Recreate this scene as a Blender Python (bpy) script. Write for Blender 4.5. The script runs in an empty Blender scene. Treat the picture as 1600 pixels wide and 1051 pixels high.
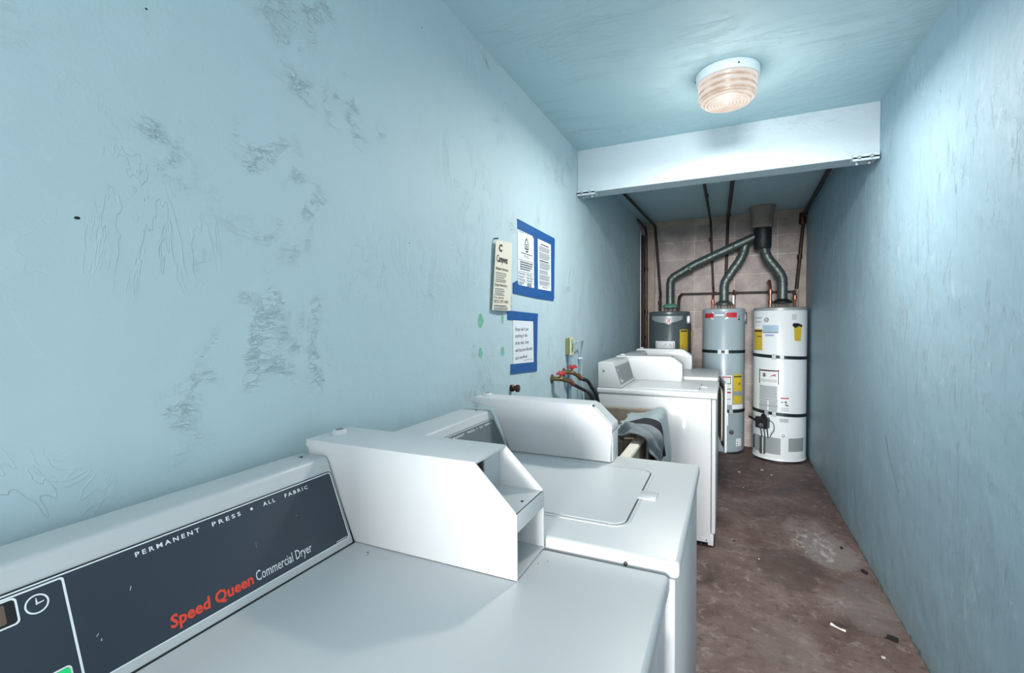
import bpy, bmesh, math, random
from mathutils import Vector, Matrix, noise
random.seed(7)
PI = math.pi
scene = bpy.context.scene
col = scene.collection

# ------------------------------------------------------------------ camera
YAW, PITCH, ROLL, FPX = 0.434465, -0.031077, -0.0083177, 732.01
fw = Vector((-math.sin(YAW)*math.cos(PITCH), math.cos(YAW)*math.cos(PITCH), math.sin(PITCH)))
rt0 = Vector((math.cos(YAW), math.sin(YAW), 0)); up0 = rt0.cross(fw)
rt = math.cos(ROLL)*rt0 + math.sin(ROLL)*up0
upv = -math.sin(ROLL)*rt0 + math.cos(ROLL)*up0
cam_data = bpy.data.cameras.new('camera')
cam_data.sensor_fit = 'HORIZONTAL'; cam_data.sensor_width = 36; cam_data.lens = FPX/1600*36
cam_data.clip_start = 0.02
cam = bpy.data.objects.new('camera', cam_data); col.objects.link(cam)
R = Matrix((rt, upv, -fw)).transposed().to_4x4()
cam.matrix_world = Matrix.Translation((0.9455, 0, 1.3975)) @ R
scene.camera = cam

# ------------------------------------------------------------------ room numbers
W, H = 1.670, 2.555          # corridor width, ceiling height
LY = 5.75                    # block wall at the far end
NY = -0.90                    # open doorway behind the camera

# ------------------------------------------------------------------ light
world = bpy.data.worlds.new('world'); scene.world = world; world.use_nodes = True
bg = world.node_tree.nodes['Background']
bg.inputs[0].default_value = (1.0, 0.985, 0.975, 1); bg.inputs[1].default_value = 1.6
def area(name, loc, size, sy, power, color, rot):
    l = bpy.data.lights.new(name, 'AREA'); l.shape = 'RECTANGLE'; l.size = size; l.size_y = sy
    l.energy = power; l.color = color
    o = bpy.data.objects.new(name, l); o.location = loc; o.rotation_euler = rot; col.objects.link(o)
    return o
# daylight coming in through the doorway behind the camera
area('sky_daylight', (1.6, -26.0, 3.0), 6.0, 4.6, 3900, (1.0, 0.985, 0.98), (math.radians(90), 0, 0))
scene.view_settings.view_transform = 'Standard'
scene.view_settings.look = 'None'
scene.view_settings.gamma = 1.0
scene.view_settings.use_curve_mapping = False
scene.view_settings.exposure = 1.36
scene.cycles.max_bounces = 12; scene.cycles.diffuse_bounces = 8
scene.cycles.use_denoising = True

# ------------------------------------------------------------------ materials
def srgb(r, g, b):
    f = lambda c: ((c/255+0.055)/1.055)**2.4 if c/255 > 0.04045 else c/255/12.92
    return (f(r), f(g), f(b), 1)
MATS = {}
class NT:
    def __init__(s, name):
        s.m = bpy.data.materials.new(name); s.m.use_nodes = True
        s.t = s.m.node_tree; s.p = s.t.nodes['Principled BSDF']; MATS[name] = s.m
    def n(s, ty, **kw):
        nd = s.t.nodes.new(ty)
        for k, v in kw.items():
            if hasattr(nd, k): setattr(nd, k, v)
            else: nd.inputs[k].default_value = v
        return nd
    def l(s, a, b): s.t.links.new(a, b)
    def coords(s, scale=(1, 1, 1), rot=(0, 0, 0), loc=(0, 0, 0)):
        g = s.n('ShaderNodeNewGeometry'); mp = s.n('ShaderNodeMapping')
        mp.inputs['Scale'].default_value = scale; mp.inputs['Rotation'].default_value = rot; mp.inputs['Location'].default_value = loc
        s.l(g.outputs['Position'], mp.inputs['Vector']); return mp.outputs['Vector']
    def noise(s, vec, scale, detail=4, rough=0.55, dist=0.0):
        nd = s.n('ShaderNodeTexNoise'); nd.inputs['Scale'].default_value = scale
        nd.inputs['Detail'].default_value = detail; nd.inputs['Roughness'].default_value = rough
        nd.inputs['Distortion'].default_value = dist
        if vec is not None: s.l(vec, nd.inputs['Vector'])
        return nd.outputs['Fac']
    def ramp(s, fac, stops):
        r = s.n('ShaderNodeValToRGB'); e = r.color_ramp.elements
        while len(e) < len(stops): e.new(0.5)
        for el, (p, c) in zip(e, stops):
            el.position = p; el.color = c if isinstance(c, tuple) else (c, c, c, 1)
        s.l(fac, r.inputs['Fac']); return r.outputs['Color']
    def math(s, op, a, b=None, c=None):
        nd = s.n('ShaderNodeMath'); nd.operation = op
        for i, v in enumerate((a, b, c)):
            if v is None: continue
            if isinstance(v, (int, float)): nd.inputs[i].default_value = v
            else: s.l(v, nd.inputs[i])
        return nd.outputs[0]
    def mix(s, fac, a, b, mode='MIX'):
        nd = s.n('ShaderNodeMix'); nd.data_type = 'RGBA'; nd.blend_type = mode
        for sock, v in ((nd.inputs[0], fac), (nd.inputs[6], a), (nd.inputs[7], b)):
            if isinstance(v, (int, float)): sock.default_value = v
            elif isinstance(v, tuple): sock.default_value = v
            else: s.l(v, sock)
        return nd.outputs[2]
    def bump(s, h, dist, strength=1.0, prev=None):
        nd = s.n('ShaderNodeBump'); nd.inputs['Distance'].default_value = dist; nd.inputs['Strength'].default_value = strength
        s.l(h, nd.inputs['Height'])
        if prev is not None: s.l(prev, nd.inputs['Normal'])
        return nd.outputs['Normal']

def simple(name, color, rough=0.5, metal=0.0, var=0.0, vscale=12, bump=0.0, bscale=80, coat=0.0, emit=None):
    s = NT(name); v = s.coords()
    base = color
    if var > 0:
        dark = tuple(c*(1-var) for c in color[:3])+(1,)
        f = s.noise(v, vscale, 5)
        base = s.mix(s.ramp(f, [(0.3, 0.0), (0.7, 1.0)]), dark, color)
        s.l(base, s.p.inputs['Base Color'])
    else: s.p.inputs['Base Color'].default_value = color
    s.p.inputs['Roughness'].default_value = rough; s.p.inputs['Metallic'].default_value = metal
    s.p.inputs['Coat Weight'].default_value = coat
    if bump > 0: s.l(s.bump(s.noise(v, bscale, 4), bump), s.p.inputs['Normal'])
    if emit:
        s.p.inputs['Emission Color'].default_value = emit[0]; s.p.inputs['Emission Strength'].default_value = emit[1]
    return s.m

def paint(name, color, alt, mode, rough=0.6):
    """painted plaster: broad swell, trowel ridges in patches, pits"""
    s = NT(name); v = s.coords()
    big = s.noise(v, 1.1, 3)
    c = s.mix(s.ramp(big, [(0.35, 0.0), (0.65, 1.0)]), color, alt)
    # fine scuffs
    sc = s.noise(v, 30, 6, 0.7)
    c = s.mix(s.math('MULTIPLY', s.ramp(sc, [(0.60, 0.0), (0.75, 1.0)]), 0.12), c, srgb(205, 222, 228))
    n = s.bump(s.noise(v, 2.4, 3), 0.018)
    n = s.bump(s.noise(v, 9, 3), 0.004, prev=n)
    n = s.bump(s.noise(v, 150, 3), 0.00035, prev=n)
    if mode == 'trowel_left':
        # scattered rough patches with short horizontal cracks
        m = s.ramp(s.noise(s.coords((1, 1.0, 1.3), loc=(3.1, .7, .2)), 2.3, 3), [(0.54, 0.0), (0.62, 1.0)])
        m2 = s.ramp(s.noise(v, 9, 3, .6, .6), [(0.46, 0.0), (0.58, 1.0)])
        def ridge(vec, sc, w, det=5, dist=.6):
            q = s.math('ABSOLUTE', s.math('SUBTRACT', s.noise(vec, sc, det, .68, dist), 0.5))
            return s.ramp(q, [(0.0, 1.0), (w, 0.0)])
        mm = s.math('MULTIPLY', m, m2)
        h = s.math('MULTIPLY', mm, s.math('ADD', ridge(s.coords((1, .9, 2.0), rot=(.2, 0, 0)), 11, .022), s.math('MULTIPLY', ridge(s.coords((1, .9, 2.4), rot=(-.15, 0, 0)), 26, .03), .6)))
        n = s.bump(h, 0.0010, prev=n)
        n = s.bump(s.math('MULTIPLY', mm, s.noise(v, 40, 5, .7)), 0.0003, prev=n)
        c = s.mix(s.math('MULTIPLY', s.math('MULTIPLY', mm, ridge(s.coords((1, .9, 2.0), rot=(.2, 0, 0)), 11, .008)), 0.22), c, srgb(110, 140, 152))
        mv = s.ramp(s.noise(s.coords((1, 1, 1), loc=(2, 6, 1)), 1.9, 2), [(0.50, 0.0), (0.6, 1.0)])
        n = s.bump(s.math('MULTIPLY', mv, ridge(s.coords((1, 1.6, .7), loc=(0, 3, 1)), 5, .010, 4, .8)), 0.0009, prev=n)
        e = s.ramp(s.noise(s.coords((1, 1, 1.2), loc=(0, 5, 2)), 3.1, 2, .5, .4), [(0.497, 0.0), (0.505, 1.0)])
        n = s.bump(e, 0.00022, prev=n)
    elif mode == 'drips_right':
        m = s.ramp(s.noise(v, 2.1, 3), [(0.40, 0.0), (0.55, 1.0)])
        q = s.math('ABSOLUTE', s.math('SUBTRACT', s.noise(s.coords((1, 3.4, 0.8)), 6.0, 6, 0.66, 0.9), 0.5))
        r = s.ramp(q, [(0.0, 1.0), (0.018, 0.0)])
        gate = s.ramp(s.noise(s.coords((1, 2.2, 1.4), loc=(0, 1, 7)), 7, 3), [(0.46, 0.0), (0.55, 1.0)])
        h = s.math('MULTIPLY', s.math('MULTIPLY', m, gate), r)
        n = s.bump(h, 0.0010, prev=n)
        n = s.bump(s.noise(s.coords((1, 4, .6), loc=(0, 3, 3)), 5, 5, .65, .6), 0.0018, prev=n)
        r2 = s.ramp(s.noise(s.coords((1, 1.5, .8), loc=(0, 2, 4)), 14, 7, 0.75, 1.2), [(0.52, 0.0), (0.56, 1.0)])
        m2 = s.ramp(s.noise(v, 3.7, 3), [(0.54, 0.0), (0.62, 1.0)])
        n = s.bump(s.math('MULTIPLY', r2, m2), 0.0004, prev=n)
        c = s.mix(s.math('MULTIPLY', s.math('MULTIPLY', r2, m2), 0.25), c, srgb(196, 218, 227))
        c = s.mix(s.math('MULTIPLY', h, 0.45), c, srgb(196, 218, 227))  # ridge lines lightened in colour, imitating light caught on them
        # pale rising damp and dirt along the foot of the wall
        g = s.n('ShaderNodeNewGeometry'); sp = s.n('ShaderNodeSeparateXYZ'); s.l(g.outputs['Position'], sp.inputs[0])
        zz = s.math('ADD', sp.outputs['Z'], s.math('MULTIPLY', s.math('SUBTRACT', s.noise(v, 6, 5, .7), 0.5), 0.55))
        foot = s.ramp(zz, [(0.03, 1.0), (0.12, 0.0)])
        c = s.mix(s.math('MULTIPLY', foot, 0.5), c, srgb(140, 165, 165))
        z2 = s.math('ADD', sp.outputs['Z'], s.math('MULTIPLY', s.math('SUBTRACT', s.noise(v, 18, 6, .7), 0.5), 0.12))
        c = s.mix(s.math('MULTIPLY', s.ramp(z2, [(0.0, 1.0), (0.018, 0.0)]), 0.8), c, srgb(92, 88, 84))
    else:
        m = s.ramp(s.noise(v, 1.7, 3), [(0.48, 0.0), (0.6, 1.0)])
        r = s.noise(s.coords((0.5, 2.2, 1)), 5, 6, 0.7, 1.0)
        n = s.bump(s.math('MULTIPLY', m, s.ramp(r, [(0.48, 0.0), (0.55, 1.0)])), 0.0022, prev=n)
    # tiny pits
    vo = s.n('ShaderNodeTexVoronoi'); vo.inputs['Scale'].default_value = 9; s.l(v, vo.inputs['Vector'])
    sel = s.math('GREATER_THAN', s.n_sep(vo.outputs['Color']), 0.86)
    pit = s.math('MULTIPLY', s.math('LESS_THAN', vo.outputs['Distance'], 0.028), sel)
    c = s.mix(s.math('MULTIPLY', pit, 0.75), c, srgb(70, 95, 105))
    n = s.bump(s.math('SUBTRACT', 1.0, pit), 0.002, prev=n)
    s.l(c, s.p.inputs['Base Color']); s.l(n, s.p.inputs['Normal'])
    s.p.inputs['Roughness'].default_value = rough
    return s.m
def _nsep(s, colr):
    sp = s.n('ShaderNodeSeparateColor'); s.l(colr, sp.inputs[0]); return sp.outputs[0]
NT.n_sep = _nsep

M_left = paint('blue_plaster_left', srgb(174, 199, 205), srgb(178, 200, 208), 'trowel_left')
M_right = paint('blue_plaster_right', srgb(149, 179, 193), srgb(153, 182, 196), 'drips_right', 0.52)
M_ceil = paint('blue_plaster_ceiling', srgb(172, 204, 213), srgb(177, 206, 214), 'ceiling')
M_beam = paint('pale_blue_beam_paint', srgb(180, 197, 204), srgb(183, 199, 206), 'beam', 0.5)

def mat_blocks():
    s = NT('bare_concrete_blocks')
    g = s.n('ShaderNodeNewGeometry'); sp = s.n('ShaderNodeSeparateXYZ'); s.l(g.outputs['Position'], sp.inputs[0])
    cb = s.n('ShaderNodeCombineXYZ')
    s.l(s.math('ADD', sp.outputs['X'], 0.248), cb.inputs[0]); s.l(s.math('ADD', sp.outputs['Z'], -0.098), cb.inputs[1])
    br = s.n('ShaderNodeTexBrick'); br.offset = 0.0; br.squash = 1.0
    br.inputs['Scale'].default_value = 1.0; br.inputs['Mortar Size'].default_value = 0.006
    br.inputs['Mortar Smooth'].default_value = 0.3; br.inputs['Brick Width'].default_value = 0.414; br.inputs['Row Height'].default_value = 0.2
    br.inputs['Color1'].default_value = srgb(178, 170, 166); br.inputs['Color2'].default_value = srgb(162, 153, 150)
    br.inputs['Mortar'].default_value = srgb(210, 198, 190)
    s.l(cb.outputs[0], br.inputs['Vector'])
    v = s.coords()
    c = s.mix(s.math('MULTIPLY', s.ramp(s.noise(v, 5, 6, .65), [(0.38, 1.0), (0.6, 0.0)]), 0.55), br.outputs['Color'], srgb(112, 102, 98))
    c = s.mix(s.math('MULTIPLY', s.ramp(s.noise(v, 3.1, 5, .65), [(0.52, 0.0), (0.7, 1.0)]), 0.4), c, srgb(178, 168, 158))
    n = s.bump(s.math('SUBTRACT', 1.0, br.outputs['Fac']), 0.004)
    n = s.bump(s.noise(v, 90, 4, .7), 0.0015, prev=n)
    s.l(c, s.p.inputs['Base Color']); s.l(n, s.p.inputs['Normal']); s.p.inputs['Roughness'].default_value = 0.85
    return s.m
M_block = mat_blocks()

def mat_floor():
    s = NT('stained_concrete_floor'); v = s.coords()
    a = s.noise(v, 2.2, 7, .68, .6)
    c = s.ramp(a, [(0.30, srgb(72, 56, 53)), (0.44, srgb(106, 84, 78)), (0.56, srgb(124, 104, 98)), (0.72, srgb(158, 144, 139))])
    f = s.noise(v, 14, 8, .75, .5)
    c = s.mix(s.math('MULTIPLY', s.ramp(f, [(0.55, 0.0), (0.68, 1.0)]), 0.60), c, srgb(182, 170, 166))
    f2 = s.noise(s.coords((1, 1, 1), loc=(4, 2, 0)), 22, 7, .72)
    c = s.mix(s.math('MULTIPLY', s.ramp(f2, [(0.36, 1.0), (0.46, 0.0)]), 0.5), c, srgb(52, 44, 43))
    # scraped pale patch beside the right wall
    def spot(cx, cy, rx, ry, amp):
        g = s.n('ShaderNodeNewGeometry'); mp = s.n('ShaderNodeMapping')
        mp.inputs['Location'].default_value = (-cx/rx, -cy/ry, 0); mp.inputs['Scale'].default_value = (1/rx, 1/ry, 0)
        s.l(g.outputs['Position'], mp.inputs['Vector'])
        ln = s.n('ShaderNodeVectorMath'); ln.operation = 'LENGTH'; s.l(mp.outputs['Vector'], ln.inputs[0])
        d = s.math('ADD', ln.outputs['Value'], s.math('MULTIPLY', s.math('SUBTRACT', s.noise(v, 7, 6, .7), 0.5), 1.3))
        return s.math('MULTIPLY', s.ramp(d, [(0.85, 1.0), (1.02, 0.0)]), amp)
    c = s.mix(spot(1.50, 3.33, 0.15, 0.27, 0.6), c, srgb(150, 142, 138))
    scr = s.ramp(s.noise(s.coords((1, .5, 1), rot=(0, 0, .5)), 16, 7, .75, 1.0), [(0.5, 0.0), (0.58, 1.0)])
    c = s.mix(s.math('MULTIPLY', scr, spot(1.42, 3.38, 0.13, 0.22, 0.75)), c, srgb(198, 192, 188))
    c = s.mix(spot(1.56, 2.75, 0.12, 0.28, 0.4), c, srgb(132, 125, 122))
    c = s.mix(spot(1.25, 3.0, 0.18, 0.25, 0.55), c, srgb(74, 58, 53))
    c = s.mix(spot(1.18, 2.3, 0.14, 0.2, 0.16), c, srgb(150, 141, 137))
    n = s.bump(s.noise(v, 3, 4), 0.012)
    n = s.bump(f, 0.004, prev=n); n = s.bump(s.noise(v, 120, 4), 0.0012, prev=n)
    s.l(c, s.p.inputs['Base Color']); s.l(n, s.p.inputs['Normal'])
    s.l(s.ramp(a, [(0.3, 0.5), (0.7, 0.8)]), s.p.inputs['Roughness'])
    return s.m
M_floor = mat_floor()

enamel = simple('white_enamel', srgb(200, 203, 204), 0.42, var=0.03, vscale=4, coat=0.08)
enamel_shade = simple('off_white_enamel', srgb(190, 195, 197), 0.42, var=0.04, vscale=6, coat=0.05)
black = simple('black_plastic', srgb(22, 24, 26), 0.5)
panel_dark = simple('navy_control_panel', srgb(48, 58, 70), 0.45, var=0.15, vscale=9)
panel_grey = simple('grey_control_panel', srgb(92, 104, 108), 0.4, var=0.08, vscale=9)
print_white = simple('white_print', srgb(228, 234, 236), 0.5)
print_red = simple('red_print', srgb(226, 70, 48), 0.5)
print_black = simple('black_print', srgb(38, 40, 44), 0.6)
print_grey = simple('grey_print', srgb(120, 126, 130), 0.6)
green_btn = simple('green_button_plastic', srgb(22, 176, 96), 0.3, var=0.2, vscale=200, emit=(srgb(22, 190, 100), 0.25))
lcd = simple('brown_display_glass', srgb(112, 96, 84), 0.2, var=0.15, vscale=60)
steel = simple('worn_steel', srgb(150, 155, 156), 0.35, 0.9, var=0.2, vscale=30)
dark_steel = simple('dark_steel', srgb(70, 74, 78), 0.4, 0.7, var=0.2, vscale=30)
galv = simple('dull_galvanised_duct', srgb(92, 104, 102), 0.42, 0.6, var=0.35, vscale=22, bump=0.003, bscale=40)
galv_dark = simple('blackened_duct_metal', srgb(44, 50, 50), 0.5, 0.5, var=0.3, vscale=25, bump=0.003, bscale=50)
green_hood = simple('green_draft_hood', srgb(90, 150, 130), 0.5, 0.1, var=0.15)
cement = simple('rough_grey_cement', srgb(142, 134, 126), 0.9, var=0.25, vscale=14, bump=0.006, bscale=45)
pilaster_m = simple('pale_mortar', srgb(170, 160, 148), 0.9, var=0.3, vscale=9, bump=0.006, bscale=40)
pipe_dark = simple('dark_iron_pipe', srgb(50, 44, 42), 0.5, 0.4, var=0.4, vscale=25)
copper = simple('tarnished_copper', srgb(172, 112, 92), 0.35, 0.85, var=0.4, vscale=40)
copper_dark = simple('darkened_copper', srgb(92, 62, 52), 0.4, 0.7, var=0.5, vscale=30)
brass = simple('aged_brass', srgb(150, 128, 92), 0.4, 0.8, var=0.4, vscale=60)
red_paint = simple('red_valve_paint', srgb(178, 40, 44), 0.4, var=0.2, vscale=60)
rubber = simple('black_rubber_hose', srgb(28, 34, 38), 0.45)
clamp_m = simple('bright_clamp_zinc', srgb(190, 198, 200), 0.5, 0.3, var=0.3, vscale=60)
strap_m = simple('dark_strap_steel', srgb(46, 62, 62), 0.4, 0.6, var=0.2)
tank_grey = simple('dark_grey_tank_enamel', srgb(78, 90, 94), 0.3, 0.1, var=0.05, vscale=4)
tank_blue = simple('blue_grey_tank_enamel', srgb(146, 164, 170), 0.3, var=0.04, vscale=4)
tank_white = simple('white_tank_enamel', srgb(222, 230, 232), 0.3, var=0.04, vscale=4)
cap_grey = simple('grey_tank_top', srgb(150, 158, 160), 0.4, 0.2)
sticker_white = simple('white_sticker', srgb(226, 230, 232), 0.5)
sticker_pale = simple('pale_printed_sticker', srgb(192, 202, 205), 0.55, var=0.12, vscale=90)
sticker_yellow = simple('yellow_energy_label', srgb(204, 178, 48), 0.55, var=0.18, vscale=50)
sticker_blue = simple('pale_blue_sticker', srgb(160, 186, 208), 0.5, var=0.1, vscale=80)
sticker_violet = simple('lilac_sticker', srgb(150, 165, 205), 0.5)
sticker_red = simple('red_label_print', srgb(176, 36, 52), 0.5)
sticker_grey = simple('grey_rating_plate', srgb(140, 150, 152), 0.5, var=0.12, vscale=90)
paper = simple('white_paper', srgb(214, 222, 228), 0.8, var=0.02)
cream = simple('cream_sign_card', srgb(222, 218, 200), 0.6, var=0.05, vscale=8)
tape = simple('blue_painters_tape', srgb(14, 84, 150), 0.6, var=0.15, vscale=20, bump=0.0004, bscale=300)
patch_green = simple('old_green_paint', srgb(120, 190, 160), 0.5, var=0.2, vscale=60)
outlet_cream = simple('cream_outlet_plate', srgb(206, 208, 172), 0.45)
outlet_green = simple('olive_outlet_box', srgb(120, 130, 80), 0.5)
conduit_m = simple('painted_grey_conduit', srgb(124, 146, 166), 0.45)
cord_m = simple('grey_power_cord', srgb(150, 172, 178), 0.5)
sink_m = simple('stained_concrete_sink', srgb(150, 138, 124), 0.85, var=0.45, vscale=7, bump=0.004, bscale=30)
sink_rim = simple('worn_cream_sink_rim', srgb(214, 208, 192), 0.7, var=0.12, vscale=10, bump=0.002, bscale=30)
cloth_teal = simple('faded_teal_cotton', srgb(150, 164, 168), 0.95, var=0.12, vscale=14, bump=0.0012, bscale=260)
cloth_grey = simple('grey_rag_cotton', srgb(116, 124, 127), 0.95, var=0.2, vscale=30, bump=0.0012, bscale=260)
cloth_black = simple('black_cotton', srgb(24, 26, 32), 0.95, bump=0.001, bscale=260)
door_inner = simple('cream_door_liner', srgb(206, 204, 192), 0.5)
seal = simple('black_door_seal', srgb(20, 26, 28), 0.6)
chip_m = simple('white_paint_flake', srgb(214, 208, 200), 0.8)
chip_dark = simple('dark_grit', srgb(34, 30, 30), 0.9)
lamp_base_m = simple('white_lamp_base', srgb(222, 234, 238), 0.4)
drum_m = simple('drum_steel', srgb(180, 184, 186), 0.3, 0.8)

def mat_shade():
    s = NT('ribbed_lamp_glass')
    g = s.n('ShaderNodeTexCoord'); sp = s.n('ShaderNodeSeparateXYZ'); s.l(g.outputs['Object'], sp.inputs[0])
    r = s.n('ShaderNodeVectorMath'); r.operation = 'LENGTH'
    cb = s.n('ShaderNodeCombineXYZ'); s.l(sp.outputs['X'], cb.inputs[0]); s.l(sp.outputs['Y'], cb.inputs[1])
    s.l(cb.outputs[0], r.inputs[0])
    w = s.math('SINE', s.math('MULTIPLY', r.outputs['Value'], 420.0))
    wz = s.math('SINE', s.math('MULTIPLY', sp.outputs['Z'], 230.0))
    side = s.ramp(sp.outputs['Z'], [(0.0, 0.0), (0.02, 1.0)])
    k = s.n('ShaderNodeMix'); k.data_type = 'FLOAT'
    s.l(s.math('GREATER_THAN', sp.outputs['Z'], 0.012), k.inputs[0]); s.l(w, k.inputs[2]); s.l(wz, k.inputs[3])
    nz = s.noise(g.outputs['Object'], 18, 3)
    t = s.math('ADD', s.math('MULTIPLY', k.outputs[0], 0.25), s.math('ADD', nz, 0.02))
    c = s.ramp(t, [(0.25, srgb(214, 186, 160)), (0.5, srgb(250, 226, 206)), (0.7, srgb(255, 246, 236))])
    s.p.inputs['Base Color'].default_value = srgb(84, 82, 80)
    s.l(c, s.p.inputs['Emission Color']); s.p.inputs['Emission Strength'].default_value = 0.27
    s.p.inputs['Roughness'].default_value = 0.25
    return s.m
shade_m = mat_shade()

# ------------------------------------------------------------------ mesh helpers
def worg(o):
    v = Vector((0, 0, 0))
    while o is not None: v += o.location; o = o.parent
    return v
def obj(name, bm, m, parent=None, smooth=False, kind=None, recalc=True):
    """link ONE mesh object; bm holds world coordinates"""
    if recalc: bmesh.ops.recalc_face_normals(bm, faces=bm.faces)
    me = bpy.data.meshes.new(name)
    if parent is None:
        xs = [v.co for v in bm.verts]
        org = Vector(((min(p.x for p in xs)+max(p.x for p in xs))/2, (min(p.y for p in xs)+max(p.y for p in xs))/2, min(p.z for p in xs)))
    else: org = worg(parent)
    bmesh.ops.translate(bm, verts=bm.verts, vec=-org)
    bm.to_mesh(me); bm.free()
    me.materials.append(m)
    if smooth:
        me.shade_smooth() if hasattr(me, 'shade_smooth') else None
        try: me.set_sharp_from_angle(angle=math.radians(38))
        except Exception: pass
    o = bpy.data.objects.new(name, me); col.objects.link(o)
    if parent is None: o.location = org
    else: o.parent = parent
    if kind: o['kind'] = kind
    return o
def tag(o, label, cat, group=None):
    o['label'] = label; o['category'] = cat
    if group: o['group'] = group
    return o
def thing(name, label, cat, loc, group=None):
    o = bpy.data.objects.new(name, None); col.objects.link(o); o.location = loc; o.empty_display_size = 0.05
    return tag(o, label, cat, group)

def box(x0, x1, y0, y1, z0, z1, bevel=0.0, bm=None, seg=2):
    b = bmesh.new()
    vs = [b.verts.new((x, y, z)) for x in (x0, x1) for y in (y0, y1) for z in (z0, z1)]
    for f in ((0, 1, 3, 2), (4, 6, 7, 5), (0, 4, 5, 1), (2, 3, 7, 6), (0, 2, 6, 4), (1, 5, 7, 3)):
        b.faces.new([vs[i] for i in f])
    if bevel > 0: bmesh.ops.bevel(b, geom=b.edges[:], offset=bevel, segments=seg, affect='EDGES', profile=0.5)
    return merge(bm, b)
def merge(bm, b):
    if bm is None: return b
    me = bpy.data.meshes.new('tmp'); b.to_mesh(me); b.free(); bm.from_mesh(me); bpy.data.meshes.remove(me); return bm
def prism_y(poly, y0, y1, bevel=0.0, bm=None, seg=2):
    """polygon in (x,z) extruded along y"""
    b = bmesh.new()
    a = [b.verts.new((x, y0, z)) for x, z in poly]; c = [b.verts.new((x, y1, z)) for x, z in poly]
    b.faces.new(a); b.faces.new(c[::-1])
    n = len(poly)
    for i in range(n): b.faces.new((a[i], a[(i+1) % n], c[(i+1) % n], c[i]))
    if bevel > 0: bmesh.ops.bevel(b, geom=b.edges[:], offset=bevel, segments=seg, affect='EDGES', profile=0.5)
    return merge(bm, b)
def rrect(u0, u1, v0, v1, r, n=5):
    pts = []
    for cx, cy, a0 in ((u1-r, v1-r, 0), (u0+r, v1-r, 90), (u0+r, v0+r, 180), (u1-r, v0+r, 270)):
        for i in range(n+1):
            a = math.radians(a0+90*i/n); pts.append((cx+r*math.cos(a), cy+r*math.sin(a)))
    return pts
def plate(fn, poly, h0, h1, bm=None, holes=None):
    """polygon in (u,v) given thickness h0..h1 and carried to 3-D by fn(u,v,h)"""
    b = bmesh.new()
    a = [b.verts.new(fn(u, v, h0)) for u, v in poly]; c = [b.verts.new(fn(u, v, h1)) for u, v in poly]
    b.faces.new(a); b.faces.new(c[::-1]); n = len(poly)
    for i in range(n): b.faces.new((a[i], a[(i+1) % n], c[(i+1) % n], c[i]))
    return merge(bm, b)
def ring(fn, outer, inner, h0, h1, bm=None):
    b = bmesh.new(); n = len(outer)
    L = [[b.verts.new(fn(u, v, h)) for u, v in P] for P, h in ((outer, h0), (inner, h0), (outer, h1), (inner, h1))]
    for i in range(n):
        j = (i+1) % n
        b.faces.new((L[0][i], L[0][j], L[1][j], L[1][i])); b.faces.new((L[2][i], L[3][i], L[3][j], L[2][j]))
        b.faces.new((L[0][i], L[2][i], L[2][j], L[0][j])); b.faces.new((L[1][i], L[1][j], L[3][j], L[3][i]))
    return merge(bm, b)
def lathe(cx, cy, prof, seg=48, bm=None, axis='z'):
    b = bmesh.new(); rings = []
    for r, z in prof:
        if r < 1e-6: rings.append([b.verts.new((0, 0, z))])
        else: rings.append([b.verts.new((r*math.cos(2*PI*i/seg), r*math.sin(2*PI*i/seg), z)) for i in range(seg)])
    for A, B in zip(rings, rings[1:]):
        for i in range(seg):
            j = (i+1) % seg
            if len(A) == 1 and len(B) == 1: continue
            if len(A) == 1: b.faces.new((A[0], B[i], B[j]))
            elif len(B) == 1: b.faces.new((A[i], A[j], B[0]))
            else: b.faces.new((A[i], A[j], B[j], B[i]))
    if axis == 'x': bmesh.ops.rotate(b, verts=b.verts, matrix=Matrix.Rotation(PI/2, 3, 'Y'))
    if axis == '-y': bmesh.ops.rotate(b, verts=b.verts, matrix=Matrix.Rotation(PI/2, 3, 'X'))
    if isinstance(cx, tuple): bmesh.ops.translate(b, verts=b.verts, vec=cx)
    else: bmesh.ops.translate(b, verts=b.verts, vec=(cx, cy, 0))
    return merge(bm, b)
def spline(pts, n=8):
    P = [Vector(p) for p in pts]; P = [P[0]*2-P[1]]+P+[P[-1]*2-P[-2]]; out = []
    for i in range(1, len(P)-2):
        for k in range(n):
            t = k/n; a, b, c, d = P[i-1], P[i], P[i+1], P[i+2]
            out.append(0.5*((2*b)+(c-a)*t+(2*a-5*b+4*c-d)*t*t+(3*b-3*c+d-a)*t**3))
    out.append(P[-2]); return out
def rounded(pts, r, n=5):
    P = [Vector(p) for p in pts]; out = [P[0]]
    for i in range(1, len(P)-1):
        a = (P[i-1]-P[i]); b = (P[i+1]-P[i]); ra = min(r, a.length*0.45, b.length*0.45)
        A = P[i]+a.normalized()*ra; B = P[i]+b.normalized()*ra
        for k in range(n+1):
            t = k/n; out.append((1-t)**2*A+2*t*(1-t)*P[i]+t*t*B)
    out.append(P[-1]); return out
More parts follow.
